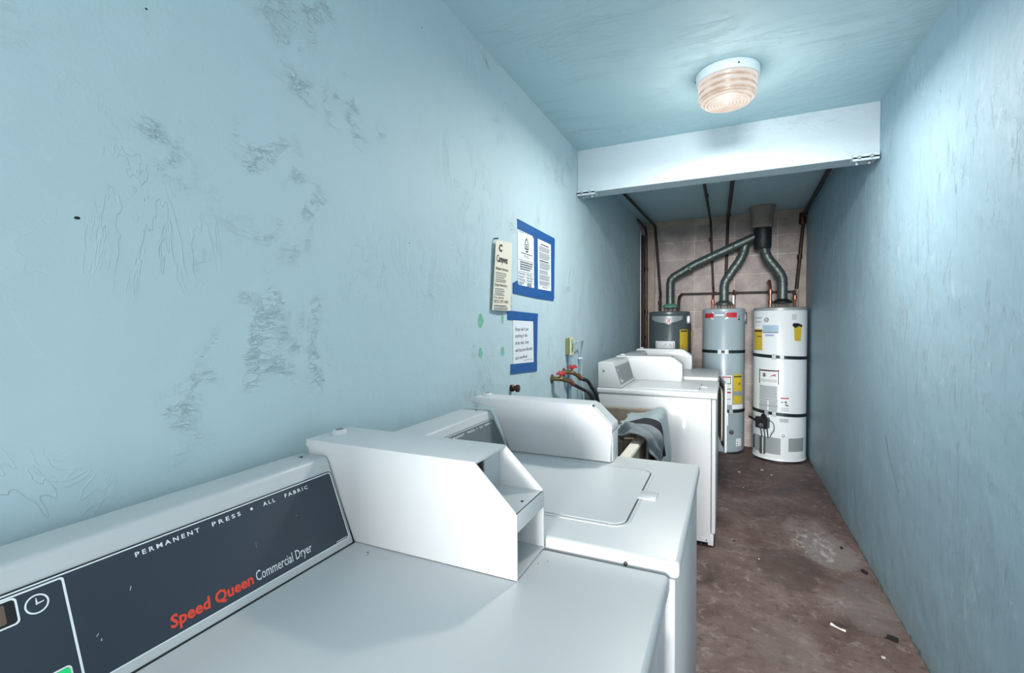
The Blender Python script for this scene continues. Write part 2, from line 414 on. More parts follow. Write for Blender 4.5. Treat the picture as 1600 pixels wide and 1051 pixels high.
def tube(pts, r, seg=12, bm=None, caps=True):
    P = [Vector(p) for p in pts]; b = bmesh.new(); rings = []; nrm = None
    for i, p in enumerate(P):
        t = (P[min(i+1, len(P)-1)]-P[max(i-1, 0)]).normalized()
        if nrm is None: nrm = t.orthogonal().normalized()
        nrm = (nrm-t*nrm.dot(t)).normalized(); bn = t.cross(nrm)
        rr = r[i] if isinstance(r, (list, tuple)) else r
        rings.append([b.verts.new(p+(nrm*math.cos(2*PI*k/seg)+bn*math.sin(2*PI*k/seg))*rr) for k in range(seg)])
    for A, B in zip(rings, rings[1:]):
        for k in range(seg): b.faces.new((A[k], A[(k+1) % seg], B[(k+1) % seg], B[k]))
    if caps: b.faces.new(rings[0][::-1]); b.faces.new(rings[-1])
    return merge(bm, b)
def text_bm(s, fn, u0, v0, height, width=None, h=0.0, th=0.0003, bold=0.0, shear=0.0, align='l', spacing=1.0, bm=None, res=2):
    """lettering set with its left end (or centre) at u0, baseline v0, cap height 'height'"""
    c = bpy.data.curves.new('t', 'FONT'); c.body = s; c.size = 1; c.offset = bold; c.shear = shear
    c.space_character = spacing; c.resolution_u = res; c.fill_mode = 'FRONT'
    o = bpy.data.objects.new('t', c); col.objects.link(o)
    bpy.context.view_layer.update()
    dg = bpy.context.evaluated_depsgraph_get()
    me = bpy.data.meshes.new_from_object(o.evaluated_get(dg), depsgraph=dg)
    b = bmesh.new(); b.from_mesh(me); bpy.data.meshes.remove(me)
    bpy.data.objects.remove(o); bpy.data.curves.remove(c)
    xs = [v.co.x for v in b.verts]; x0, x1 = min(xs), max(xs)
    sy = height/0.7; sx = sy if width is None else width/(x1-x0)
    off = u0-(0 if align == 'l' else (x1-x0)*sx/2)
    for v in b.verts: v.co = fn(off+(v.co.x-x0)*sx, v0+v.co.y*sy, h+th)
    return merge(bm, b)
def textobj(name, s, fn, m, parent, *a, **k):
    return obj(name, text_bm(s, fn, *a, **k), m, parent, recalc=False)

# ------------------------------------------------------------------ the room shell
def struct(name, bm, m, parent=None, **k): return obj(name, bm, m, parent, kind='structure', **k)
struct('floor', box(-0.3, W+0.3, NY-0.1, LY+0.2, -0.12, 0.0), M_floor)
struct('ceiling', box(-0.3, W+0.3, NY-0.1, LY+0.2, H, H+0.12), M_ceil)
struct('wall_left', box(-0.18, 0.0, NY-0.1, 5.63, 0.0, H), M_left)
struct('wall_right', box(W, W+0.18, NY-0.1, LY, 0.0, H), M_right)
struct('wall_back', box(-0.3, W+0.3, LY, LY+0.2, 0.0, H), M_block)
struct('light_baffle_wall', box(0.0, 0.47, NY-0.1, NY, 0.0, H), M_left)  # unseen jamb added to keep light off the nearest coin box
# corner recess and rendered strips beside the block wall
struct('trim_1', box(-0.30, -0.18, 5.5, LY, 0, H), cement)
b = box(0.055, 0.145, LY-0.03, LY, 0, 2.44, 0.008); struct('trim_2', b, pilaster_m)
b = box(1.60, W, LY-0.03, LY, 0, 2.50, 0.008); struct('trim_3', b, pilaster_m)
# rough mortar line where block wall meets ceiling
struct('trim_4', box(-0.18, W, LY-0.012, LY, 2.47, H, 0.004), pilaster_m)

# ceiling beam of two pale planks and its steel seats
beam = struct('trim_5', box(0.0, W, 3.118, 3.262, 2.268, H+0.002, 0.004), M_beam)
beam['label'] = 'pale blue boxed beam crossing the ceiling'
def bracket(x0, x1):
    bb = box(x0, x1, 3.094, 3.2, 2.256, 2.268, 0.002)
    bb = box(x0, x1, 3.094, 3.106, 2.246, 2.284, 0.002, bm=bb)
    k = obj('beam_bracket', bb, M_beam, beam)
    for f in (0.25, 0.72):
        xx = x0+(x1-x0)*f
        obj('bolt', lathe((xx, 3.094, 2.264), 0, [(0, 0.012), (0.006, 0.011), (0.009, 0.006), (0.011, 0)], 12, axis='-y'), cap_grey, k, True)
        obj('bolt', lathe(xx, 3.15, [(0, 2.236), (0.008, 2.238), (0.010, 2.246), (0.010, 2.257)], 12), cap_grey, k, True)
bracket(0.004, 0.125); bracket(1.545, 1.662)

# green spots of older paint showing on the left wall
def blotch(cy, cz, ry, rz, seed):
    rnd = random.Random(seed); n = 14
    poly = [(cy+ry*math.cos(2*PI*i/n)*rnd.uniform(.6, 1), cz+rz*math.sin(2*PI*i/n)*rnd.uniform(.6, 1)) for i in range(n)]
    return plate(lambda u, v, h: Vector((h, u, v)), poly, -0.001, 0.0005)
for k, (y, z, ry, rz) in enumerate(((1.727, 1.405, .028, .036), (1.935, 1.41, .018, .028), (1.722, 1.268, .018, .03), (1.934, 1.262, .022, .03))):
    o = obj('old_paint_spot', blotch(y, z, ry, rz, k), patch_green)
    tag(o, ['larger bare green paint spot, upper one nearer the open laundry end', 'faint green paint spot directly below the cream sign',
            'narrow green paint spot, lower one nearer the open laundry end', 'small green paint spot beside the lone taped notice'][k], 'paint spot', 'green paint spots under the notices')

# hole and spots in the left wall, crack in the right one
for (y, z, r) in ((0.392, 1.569, .0036), (0.501, 1.96, .002), (0.300, 1.56, .002)):
    rnd = random.Random(int(y*1000)); n = 10
    poly = [(y+r*1.3*math.cos(2*PI*i/n)*rnd.uniform(.6, 1), z+r*math.sin(2*PI*i/n)*rnd.uniform(.6, 1)) for i in range(n)]
    h = obj('nail_hole', plate(lambda u, v, h: Vector((h, u, v)), poly, -0.002, 0.0006), chip_dark); h['kind'] = 'structure'
pts = [(W-.0005, 2.932, .808), (W-.0005, 2.90, .74), (W-.0005, 2.84, .69), (W-.0005, 2.80, .64), (W-.0005, 2.723, .584)]
o = obj('wall_crack', tube(pts, 0.0016, 5), simple('crack_shadow', srgb(84, 92, 98), 0.9)); o['kind'] = 'structure'

# ------------------------------------------------------------------ ceiling lamp
t = thing('ceiling_light', 'round flush ceiling light with ribbed glass shade, lit, before the beam', 'ceiling light', (0.93, 2.46, H))
obj('lamp_base', lathe(0.93, 2.46, [(0, H), (0.137, H), (0.139, H-.004), (0.138, H-.034), (0.134, H-.040), (0.126, H-.040), (0, H-.036)], 64), lamp_base_m, t, True)
for a in (-70, 190, 60):
    x, y = 0.93+0.138*math.cos(math.radians(a)), 2.46+0.138*math.sin(math.radians(a))
    obj('screw', lathe(x, y, [(0, H-.027), (0.004, H-.0255), (0.004, H-.0205), (0, H-.019)], 10), dark_steel, t, True)
prof = [(0.128, 0.096)]
for i in range(1, 24):
    f = i/24; z = 0.096*(1-f); r = 0.128-0.008*f-0.020*max(0, (f-.8)/.2)**2
    prof.append((r+0.0016*math.sin(f*30), z))
prof += [(0.104, -0.003)]
for i in range(1, 30):
    f = i/30; prof.append((0.104*(1-f), -0.003-0.007*(f)**.6+0.0012*math.sin(f*40)))
prof.append((0, -0.010))
bm_ = lathe(0, 0, prof, 64)
sh = bpy.data.objects.new('lamp_shade', bpy.data.meshes.new('lamp_shade'))
bmesh.ops.recalc_face_normals(bm_, faces=bm_.faces); bm_.to_mesh(sh.data); bm_.free(); sh.data.shade_smooth(); sh.data.materials.append(shade_m)
col.objects.link(sh); sh.parent = t; sh.location = (0, 0, -0.135)
pl = bpy.data.lights.new('lamp_glow', 'POINT'); pl.shadow_soft_size = 0.12; pl.energy = 2.8; pl.color = (1, 0.95, 0.90)
po = bpy.data.objects.new('lamp_glow', pl); po.location = (0.93, 2.46, H-0.36); col.objects.link(po)
pd = bpy.data.lights.new('lamp_downlight', 'AREA'); pd.shape = 'DISK'; pd.size = 0.2; pd.energy = 10.5; pd.color = (1, 0.95, 0.90)
po = bpy.data.objects.new('lamp_downlight', pd); po.location = (0.93, 2.46, H-0.152); col.objects.link(po)

# ------------------------------------------------------------------ laundry machines
def machine(name, label, cat, y0, y1, zt, xb, xf, con, coin, kind):
    """con: (back x, top-front x, bottom-front x, top z); coin: (y0,y1,rear,cham,front,ztop,zcham,open)"""
    t = thing(name, label, cat, ((xb+xf)/2, (y0+y1)/2, 0))
    body = box(xb+.012, xf-.034, y0+.006, y1-.006, 0.03, zt-.036, 0.004)
    obj('cabinet', body, enamel, t, True)
    # front panel, parted from the sides by a thin seam
    fp = box(xf-.031, xf-.008, y0+.006, y1-.006, 0.09, zt-.038, 0.005)
    obj('front_panel', fp, enamel, t, True)
    obj('kick_panel', box(xf-.05, xf-.018, y0+.012, y1-.012, 0.012, 0.087, 0.003), enamel_shade, t, True)
    for yy in (y0+.05, y1-.05):
        for xx in (xb+.06, xf-.09):
            obj('foot', lathe(xx, yy, [(0, 0), (.02, 0), (.02, .012), (.008, .014), (.008, .032), (0, .032)], 16), black, t, True)
    top = box(xb, xf, y0, y1, zt-.036, zt, 0.010, seg=4)
    obj('top_panel', top, enamel, t, True)
    cb, ct, cf, cz = con; cy0, cy1 = y0+.012, coin[0]-.004
    # console: solid wedge, with raised border strip
    cons = prism_y([(cb, zt), (cb, cz-.004), (cb+.006, cz), (ct-.012, cz+.001), (ct-.004, cz-.001), (ct, cz-.010), (cf-.001, zt+.006), (cf, zt)], cy0, cy1, 0.0035)
    console = obj('console', cons, enamel_shade, t, True)
    L = math.hypot(cf-ct, cz-.006-zt); dx, dz = (ct-cf)/L, (cz-.006-zt)/L
    fn = lambda u, v, h: Vector((cf+dx*v+dz*h, u, zt+dz*v-dx*h))
    # black strip standing in for the dark gap where console meets the deck
    obj('dark_gap', box(cb+.004, cf+.0015, cy0-.001, cy1+.002, zt-.001, zt+.0022), black, console)
    g0, g1, gr, gc, gf, gz, gzc, gopen = coin
    obj('dark_gap', prism_y([(gr+.02, zt), (gr+.02, min(gz-.03, cz-.004)), (ct-.02, min(gz-.03, cz-.004)), (ct-.004, cz-.02), (cf, zt)], g0-.0035, g0+.002), black, console)  # black filler drawn as the dark gap between console and coin box
    # coin box
    th = 0.004
    if gopen:
        pf = [(gr, gz-.012), (gr+.004, gz-.004), (gr+.012, gz), (gc-.006, gz), (gc, gz-.003), (gf-.004, gzc+.004), (gf, gzc-.004), (gf, zt+.001), (gf-.4, zt+.001), (gr+.03, zt+.05), (gr+.012, gz-.02)]
        bx = prism_y(pf, g0, g0+th, 0.0014); bx = prism_y(pf, g1-th, g1, 0.0014, bm=bx)
        bx = box(gr, gc-.001, g0+.001, g1-.001, gz-th*1.6, gz, 0.0018, bm=bx)            # lid
        bx = box(gc-.020, gc-.015, g0+.03, g1-.002, gzc-.006, gz-.004, bm=bx)       # inner wall behind the tray
        bx = box(gc-.030, gf-.001, g0+.002, g1-.002, gzc-.006, gzc-.001, bm=bx)      # tray shelf
        bx = box(gf-.005, gf, g0+.001, g1-.001, gzc-.036, gzc-.001, 0.0012, bm=bx)   # front lip
        bx = box(gf-.14, gf-.001, g0+.002, g1-.002, zt+.003, zt+.007, bm=bx)         # floor
        bx = box(gr+.012, gr+.016, g0+.002, g1-.002, zt+.05, gz-.006, bm=bx)
        cbx = obj('coin_box', bx, enamel, t, True)
        obj('inner_wall', box(gf-.150, gf-.140, g0+.004, g1-.004, zt+.004, gzc-.006), enamel_shade, cbx)
        obj('coin_slot', box(gc-.016, gc-.0125, g0+.022, g0+.050, gzc+.002, gz-.008), dark_steel, cbx)
        obj('coin_slide', box(gc-.016, gc-.006, g0+.044, g0+.050, gzc-.001, gz-.006, .001), steel, cbx)
        obj('latch_bar', box(gf-.055, gf-.050, g0+.006, g0+.016, zt+.045, gzc-.036), steel, cbx)
        obj('latch_bar', box(gf-.075, gf-.055, g0+.005, g0+.02, zt+.04, gzc-.036), black, cbx)
        obj('screw', lathe(gf-.018, (g0+g1)/2-.005, [(0, gzc+.001), (.0028, gzc+.0005), (.0028, gzc-.002)], 10), black, cbx)
        obj('screw', lathe(gf-.030, g0+.03, [(0, gzc+.001), (.002, gzc+.0005), (.002, gzc-.002)], 10), print_grey, cbx)
    else:
        pf = [(gr, gz-.018), (gr+.004, gz-.004), (gr+.012, gz), (gc-.004, gz), (gc+.004, gz-.004), (gf-.002, gzc+.006), (gf, gzc-.002), (gf, gzc-.016), (gf-.004, gzc-.017), (gf-.004, zt+.001), (cf-.005, zt+.001), (ct+.004, gz-.03), (gr+.004, gz-.022)]
        cbx = obj('coin_box', prism_y(pf, g0, g1, 0.003), enamel, t, True)
        sl = math.hypot(gf-gc, gz-gzc); ex, ez = (gf-gc)/sl, (gzc-gz)/sl
        f2 = lambda u, v, h: Vector((gc+ex*v-ez*h, u, gz+ez*v+ex*h))
        obj('slide_plate', plate(f2, rrect(g0+.014, g1-.006, .010, sl-.004, .004), -.002, .0032), enamel, cbx)
        obj('lock', plate(f2, rrect(g0+.008, g0+.016, .004, .012, .0035), -.002, .0040), dark_steel, cbx)
        obj('front_plate', box(gf-.006, gf-.0005, g0+.012, g1-.004, zt+.002, gzc-.02, .001), enamel_shade, cbx, True)
    # round cap on top of the coin box
    cx, cy = gr+.032 if gopen else gr+.04, (g0+g1)/2+.005
    cap = obj('cap_button', lathe(cx, cy, [(.019, gz-.002), (.018, gz+.006), (.015, gz+.009), (.013, gz+.010), (0, gz+.0105)], 24), enamel, cbx, True)
    obj('cap_centre', lathe(cx, cy, [(.010, gz+.0095), (.009, gz+.0115), (0, gz+.0118)], 16), print_grey, cap, True)
    # screw on console top
    obj('screw', lathe(ct-.05, cy1-.03, [(0, cz+.0025), (.0035, cz+.0018), (.0035, cz-.001)], 10), black, console)
    return t, console, fn, L, cy0, cy1, cf, cbx

def panel(console, fn, u0, u1, v0, v1, fill):
    obj('panel_border', plate(fn, rrect(u0, u1, v0, v1, .008), -.001, .0010), black, console)
    p = obj('control_panel', plate(fn, rrect(u0+.002, u1-.002, v0+.002, v1-.002, .007), -.001, .0014), fill, console)
    obj('panel_outline', ring(fn, rrect(u0+.0022, u1-.0022, v0+.0022, v1-.0022, .007), rrect(u0+.0040, u1-.0040, v0+.0040, v1-.0040, .006), .0012, .0019), print_white, console)
    return p
def washer_lid(t, x0, x1, y0, y1, zt, r=0.035):
    f = lambda u, v, h: Vector((u, v, zt+h))
    o1 = rrect(x0, x1, y0, y1, r, 8); i1 = rrect(x0+.003, x1-.003, y0+.003, y1-.003, r-.003, 8)
    lid = obj('lid', plate(f, i1, -.002, .0035), enamel, t)
    md = lid.modifiers.new('bev', 'BEVEL'); md.width = .002; md.segments = 2
    ridge = ring(f, rrect(x0-.008, x1+.008, y0-.008, y1+.008, r+.008, 8), rrect(x0-.001, x1+.001, y0-.001, y1+.001, r+.001, 8), -.001, .0022)
    obj('lid_rim', ridge, enamel, t)
    obj('lid_gap', ring(f, o1, i1, -.0005, .0004), dark_steel, t)
    yc = (y0+y1)/2
    obj('lid_handle', box(x1-.004, x1+.042, yc-.028, yc+.028, zt-.001, zt+.004, .002), enamel, t, True)

# 1: nearest, a dryer with the navy panel
m1 = machine('commercial_dryer', 'white dryer nearest the viewer with navy panel and open coin box', 'dryer',
             0.085, 0.925, 0.913, 0.03, 0.845, (0.036, 0.124, 0.195, 1.097),
             (0.781, 0.922, 0.048, 0.503, 0.590, 1.128, 1.040, True), 'dryer')
t1, c1, f1, L1, a0, a1, cf1, cbx1 = m1
panel(c1, f1, 0.105, 0.772, 0.013, 0.166, panel_dark)
# control section left of the white line
sec = ring(f1, rrect(0.112, 0.306, 0.019, 0.160, .004), rrect(0.114, 0.3035, 0.021, 0.1578, .003), .0013, .0021)
obj('section_outline', sec, print_white, c1)
textobj('lettering', 'PERMANENT', f1, print_white, c1, 0.388, 0.1475, 0.0068, 0.094, h=.0014, bold=.02, spacing=1.5)
textobj('lettering', 'PRESS', f1, print_white, c1, 0.503, 0.1475, 0.0068, 0.052, h=.0014, bold=.02, spacing=1.5)
obj('dot', plate(f1, [(0.5765+.0025*math.cos(i*PI/6), 0.151+.0025*math.sin(i*PI/6)) for i in range(12)], .0013, .0018), print_white, c1)
textobj('lettering', 'ALL', f1, print_white, c1, 0.600, 0.1475, 0.0068, 0.026, h=.0014, bold=.02, spacing=1.5)
textobj('lettering', 'FABRIC', f1, print_white, c1, 0.648, 0.1475, 0.0068, 0.056, h=.0014, bold=.02, spacing=1.5)
textobj('lettering', 'Speed Queen', f1, print_red, c1, 0.410, 0.0285, 0.0172, 0.136, h=.0014, bold=.030, shear=.12)
textobj('lettering', 'Commercial Dryer', f1, print_white, c1, 0.5515, 0.0285, 0.0170, 0.122, h=.0014, bold=.004, shear=.12)
obj('printed_line', plate(f1, [(.734, .0190), (.764, .0190), (.764, .0205), (.734, .0205)], .0013, .0017), print_white, c1)
# clock symbol
ck = ring(f1, [(0.2765+.0118*math.cos(i*PI/12), 0.139+.0118*math.sin(i*PI/12)) for i in range(24)],
          [(0.2765+.0100*math.cos(i*PI/12), 0.139+.0100*math.sin(i*PI/12)) for i in range(24)], .0013, .0019)
ck = plate(f1, [(0.2755, .139), (0.2775, .139), (0.2768, .1465), (0.2762, .1465)], .0013, .0019, bm=ck)
ck = plate(f1, [(0.2755, .138), (0.2835, .1395), (0.2835, .1405), (0.2755, .1400)], .0013, .0019, bm=ck)
obj('clock_symbol', ck, print_white, c1)
# display window
obj('display_frame', ring(f1, rrect(0.150, 0.2595, 0.125, 0.1575, .005), rrect(0.152, 0.2575, 0.127, 0.1555, .004), .0013, .0022), print_white, c1)
obj('display_recess', plate(f1, rrect(0.152, 0.2575, 0.127, 0.1555, .004), .0012, .0017), black, c1)
obj('display', plate(f1, rrect(0.156, 0.2480, 0.130, 0.1530, .002), .0012, .0020), lcd, c1)
# buttons
for u0, u1, m_ in ((0.262, 0.2955, green_btn), (0.205, 0.2475, panel_dark), (0.148, 0.190, panel_dark)):
    obj('button_frame', ring(f1, rrect(u0, u1, 0.030, 0.052, .005), rrect(u0+.002, u1-.002, 0.032, 0.050, .004), .0013, .0022), print_white, c1)
    bt = obj('button', plate(f1, rrect(u0+.0025, u1-.0025, 0.0325, 0.0495, .004), .0012, .0032), m_, c1)
    if m_ is green_btn: bt['label'] = 'green start button'
# scuffs on the navy panel
for u, v, l, a in ((0.372, .106, .006, .4), (0.325, .068, .004, .8), (0.329, .060, .003, .2), (0.566, .082, .010, .1), (0.66, .105, .003, 1.2)):
    d = (math.sin(a)*l, math.cos(a)*l)
    obj('scuff', plate(f1, [(u, v), (u+.0008, v), (u+d[0]+.0008, v+d[1]), (u+d[0], v+d[1])], .0013, .0016), print_grey if l > .008 else print_white, c1)
# dryer door on the front
def dryer_door(t, xf, y0, y1, z0, z1):
    d = obj('door', box(xf-.009, xf+.008, y0, y1, z0, z1, .006, seg=3), enamel, t, True)
    obj('handle', box(xf+.006, xf+.016, y0+.02, y0+.05, (z0+z1)/2-.06, (z0+z1)/2+.06, .004), enamel_shade, d, True)
    obj('door_recess', ring(lambda u, v, h: Vector((xf+.008+h, u, v)), rrect(y0+.05, y1-.04, z0+.04, z1-.04, .03), rrect(y0+.056, y1-.046, z0+.046, z1-.046, .026), -.001, .002), dark_steel, d)
dryer_door(t1, 0.845, 0.22, 0.78, 0.28, 0.80)
# crumbs on the dryer deck
for (x, y, r) in ((.255, .755, .0016), (.262, .747, .001), (.60, .86, .001), (.615, .875, .001)):
    obj('speck', lathe(x, y, [(0, .9142), (r, .9138), (r, .9128)], 7), chip_dark, t1)

# 2: washer next to it
m2 = machine('commercial_washer', 'white top-loading washer beside the nearest dryer, wide rounded lid', 'washer',
             0.932, 1.603, 0.935, 0.075, 0.862, (0.045, 0.166, 0.237, 1.078),
             (1.508, 1.600, 0.078, 0.530, 0.602, 1.121, 1.052, False), 'washer')
t2, c2, f2_, L2, a0, a1, cf2, cbx2 = m2
panel(c2, f2_, 0.965, 1.494, 0.012, 0.134, panel_grey)
textobj('lettering', 'PERMANENT', f2_, print_white, c2, 1.185, 0.117, 0.0065, 0.092, h=.0014, bold=.02, spacing=1.5)
textobj('lettering', 'PRESS', f2_, print_white, c2, 1.297, 0.117, 0.0065, 0.045, h=.0014, bold=.02, spacing=1.5)
obj('dot', plate(f2_, [(1.358+.002*math.cos(i*PI/6), 0.1205+.002*math.sin(i*PI/6)) for i in range(12)], .0013, .0018), print_white, c2)
textobj('lettering', 'ALL', f2_, print_white, c2, 1.376, 0.117, 0.0065, 0.023, h=.0014, bold=.02, spacing=1.5)
textobj('lettering', 'FABRIC', f2_, print_white, c2, 1.413, 0.117, 0.0065, 0.050, h=.0014, bold=.02, spacing=1.5)
washer_lid(t2, 0.262, 0.735, 1.045, 1.47, 0.935)
obj('screw', lathe((0.76, 0.931, 0.913), 0, [(0, .004), (.004, .003), (.004, 0)], 10, axis='-y'), black, t2)

# 3: washer beyond the sink
m3 = machine('commercial_washer', 'white washer beyond the concrete sink, its side panel facing us', 'washer',
             3.075, 3.745, 0.953, 0.140, 0.882, (0.148, 0.252, 0.302, 1.124),
             (3.582, 3.72, 0.157, 0.561, 0.638, 1.134, 1.075, False), 'washer')
t3, c3, f3, L3, a0, a1, cf3, cbx3 = m3
panel(c3, f3, 3.10, 3.565, 0.018, 0.150, panel_grey)
for i, (u, v) in enumerate(((3.15, .12), (3.15, .04), (3.17, .04), (3.19, .04), (3.15, .055))):
    obj('symbol', ring(f3, rrect(u-.008, u+.008, v-.007, v+.007, .003, 3), rrect(u-.005, u+.005, v-.004, v+.004, .002, 3), .0013, .0019), print_white, c3)
washer_lid(t3, 0.33, 0.775, 3.17, 3.56, 0.953)
obj('knockout', lathe((0.185, 3.087, 1.065), 0, [(0, .0012), (.009, .001), (.009, -.001)], 16, axis='-y'), steel, c3)
obj('access_plate', box(.79, .84, 3.0775, 3.0815, .035, .06, .0008), enamel_shade, t3)
obj('screw', lathe((.825, 3.0780, .047), 0, [(0, .003), (.004, .002), (.004, 0)], 10, axis='-y'), black, t3)

# 4: far dryer with its door ajar
m4 = machine('commercial_dryer', 'white dryer farthest away, door ajar, next to the grey water heaters', 'dryer',
             3.765, 4.455, 0.973, 0.150, 0.872, (0.165, 0.27, 0.32, 1.13),
             (4.33, 4.44, 0.179, 0.574, 0.652, 1.146, 1.086, False), 'dryer')
t4, c4, f4, L4, a0, a1, cf4, cbx4 = m4
panel(c4, f4, 3.79, 4.315, 0.016, 0.140, panel_grey)
# door: hinged at its far edge, swung slightly outward
hinge = Vector((0.876, 4.40, 0)); ang = math.atan2(0.050, 0.56)
def dfn(u, v, h):   # u along door from the hinge, v height, h outward
    return Vector((hinge.x+math.sin(ang)*u+math.cos(ang)*h, hinge.y-math.cos(ang)*u+math.sin(ang)*h, v))
dr = obj('door', plate(dfn, rrect(0, .56, .395, .925, .02), -.008, .008), enamel, t4)
dr.modifiers.new('bev', 'BEVEL').width = .003
obj('door_seal', ring(dfn, rrect(.035, .53, .43, .89, .06), rrect(.055, .51, .45, .87, .05), -.020, -.006), seal, dr)
obj('door_liner', plate(dfn, rrect(.06, .505, .455, .865, .08), -.026, -.006), door_inner, dr)
obj('handle', plate(dfn, rrect(.50, .545, .60, .70, .01), .006, .016), enamel_shade, dr)
obj('drum_opening', plate(lambda u, v, h: Vector((.864+h, u, v)), rrect(3.89, 4.35, .44, .88, .10), -.001, .0015), seal, t4)

# ------------------------------------------------------------------ concrete laundry sink
t = thing('laundry_sink', 'stained concrete laundry sink with two basins between the washers', 'sink', (0.32, 2.33, 0))
sx0, sx1, sy0, sy1, sz0, sz1, wt = 0.06, 0.585, 1.68, 3.00, 0.44, 0.850, 0.04
bs = box(sx0, sx0+wt, sy0, sy1, sz0, sz1, .006)
bs = box(sx0+wt*.5, sx1-wt*.5, sy1-wt, sy1, sz0, sz1-.002, .006, bm=bs)
bs = box(sx0+wt*.5, sx1-wt*.5, sy0, sy0+wt, sz0, sz1-.002, .006, bm=bs)
bs = box(sx1-wt, sx1, sy0, sy1, sz0, sz1-.012, .006, bm=bs)
bs = box(sx0+.01, sx1-.01, sy0+.01, sy1-.01, sz0, sz0+.04, bm=bs)
bs = box(sx0+.01, sx1-.01, 2.32, 2.36, sz0, sz1-.03, .006, bm=bs)
# the ribbed washboard face of the divider
for i in range(12):
    bs = tube([(0.16+i*.03, 2.318, .60), (0.16+i*.03, 2.318, .80)], .007, 6, bm=bs)
for i in range(9):
    bs = tube([(0.42+i*.012, 2.955, .66), (0.42+i*.012, 2.955, .745)], .004, 6, bm=bs)
obj('basin', bs, sink_m, t)
obj('front_rim', box(sx1-wt-.003, sx1+.003, sy0, sy1, sz1-.022, sz1+.002, .008, seg=3), sink_rim, t, True)
for x in (sx0+.06, sx1-.07):
    for y in (sy0+.08, sy1-.08):
        obj('leg', box(x-.025, x+.025, y-.025, y+.025, 0, sz0, .004), dark_steel, t)

# cloths draped over the rim
def drape(prof_fn, y0, y1, nu, nw, wob, m, name, label, cat, th=.004):
    b = bmesh.new(); G = []
    for j in range(nw+1):
        w = j/nw; row = []
        for i in range(nu+1):
            u = i/nu; p = prof_fn(u, w)
            n_ = noise.noise(Vector((p[0]*9, (y0+(y1-y0)*w)*11+3, p[2]*5)))
            k = wob*(math.sin(w*26+u*3)*.5+math.sin(w*47+1+u*5)*.25+n_*1.2)*(0.25+abs(u-.5)*1.8)
            row.append(b.verts.new((p[0]+k, p[1], p[2]+abs(k)*.25)))
        G.append(row)
    for j in range(nw):
        for i in range(nu): b.faces.new((G[j][i], G[j+1][i], G[j+1][i+1], G[j][i+1]))
    o = obj(name, b, m, None, True); tag(o, label, cat)
    s = o.modifiers.new('thick', 'SOLIDIFY'); s.thickness = th; s.offset = 0
    s2 = o.modifiers.new('sub', 'SUBSURF'); s2.levels = 1; s2.render_levels = 1
    return o
def teal(u, w):
    y = 2.38+0.60*w
    if u < .45:    # inside the basin
        f = (0.45-u)/.45
        return (0.548-f*.17, y-.04*f*(1-w), .862-f*(.075-.035*w)-.014*math.sin(f*PI))
    f = (u-.45)/.55
    if f < .12: return (0.548+f/.12*.045, y, .864-.004*f/.12)
    g = (f-.12)/.88
    return (0.594+.026*math.sin(g*PI*.6), y, .860-g*(.30+.04*math.sin(w*9)))
drape(teal, 0, 1, 26, 70, .013, cloth_teal, 'towel', 'faded teal towel draped over the sink corner, hanging to the front', 'towel')
def blk(u, w):
    y = 2.34+0.20*w
    if u < .4:
        f = (0.4-u)/.4; return (0.545-f*.10, y-.02*f, .884-f*.03)
    f = (u-.4)/.6
    if f < .12: return (0.545+f/.12*.062, y, .886-.008*f/.12)
    g = (f-.12)/.88
    return (0.618+.016*math.sin(g*PI*.6), y+.05*g+.02*math.sin(g*6), .876-g*(.17+.03*w))
drape(blk, 0, 1, 18, 24, .010, cloth_black, 'sock', 'black sock lying between the grey rag and the teal towel', 'sock')
def rag(u, w):
    y = 2.11+0.22*w*(1-.25*abs(u-.3))
    lump = .016*math.sin(w*PI)+.012*math.sin(w*13+u*7)+.010*math.sin(u*17+w*5)
    if u < .42:
        f = (0.42-u)/.42; return (0.545-f*(.10-.03*w), y, .888+lump-f*f*.06)
    f = (u-.42)/.58
    if f < .14: return (0.545+f/.14*.066, y, .890+lump-.010*f/.14)
    g = (f-.14)/.86
    return (0.622+.022*math.sin(g*PI*.6)+lump*.8, y+.05*g, .876+lump*(1-g)-g*(.16+.10*w))
drape(rag, 0, 1, 30, 36, .020, cloth_grey, 'rag', 'crumpled grey rag bunched on the cream sink rim', 'rag', .006)

# ------------------------------------------------------------------ taps, hoses, outlet
def tap(y, z, sy, sz, label):
    t = thing('laundry_tap', label, 'tap', (0, y, z), 'laundry taps over the sink')
    b = lathe((0.001, y, z), 0, [(0, 0), (.026, 0), (.026, .004), (.020, .008), (.013, .010), (.013, .030), (0, .030)], 20, axis='x')
    obj('flange', b, brass, t, True)
    b = tube(rounded([(.02, y, z), (.058, y, z), (.080, sy, sz)], .02), [.013]*2+[.013]*5+[.010], 12)
    b = tube([(.052, y, z), (.056, y+.01, z+.026)], .008, 10, bm=b)
    obj('valve_body', b, brass, t, True)
    b = bmesh.new(); n = 40
    f = lambda u, v, h: Vector((.056+u, y+.012+v, z+.028+h+.25*v))
    P = [(.024*(1+.28*math.cos(5*a))*math.cos(a), .024*(1+.28*math.cos(5*a))*math.sin(a)) for a in [2*PI*i/n for i in range(n)]]
    b = plate(f, P, 0, .010)
    obj('handle', b, red_paint, t)
    obj('coupling', tube([(.078, sy-.008, sz+.006), (.088, sy+.022, sz-.018)], .0155, 8), copper, t, True)
    return t
tap(2.585, 1.063, 2.70, 1.035, 'brass laundry tap with red handle, the one nearer the notices')
tap(2.80, 1.080, 2.865, 1.05, 'brass laundry tap with red handle, the one below the outlet')
o = obj('water_hose', tube(spline([(.088, 2.722, 1.017), (.11, 2.80, .985), (.13, 2.90, .945), (.135, 2.98, .895), (.13, 3.028, .80), (.12, 3.035, .5)]), .011, 10), rubber, None, True)
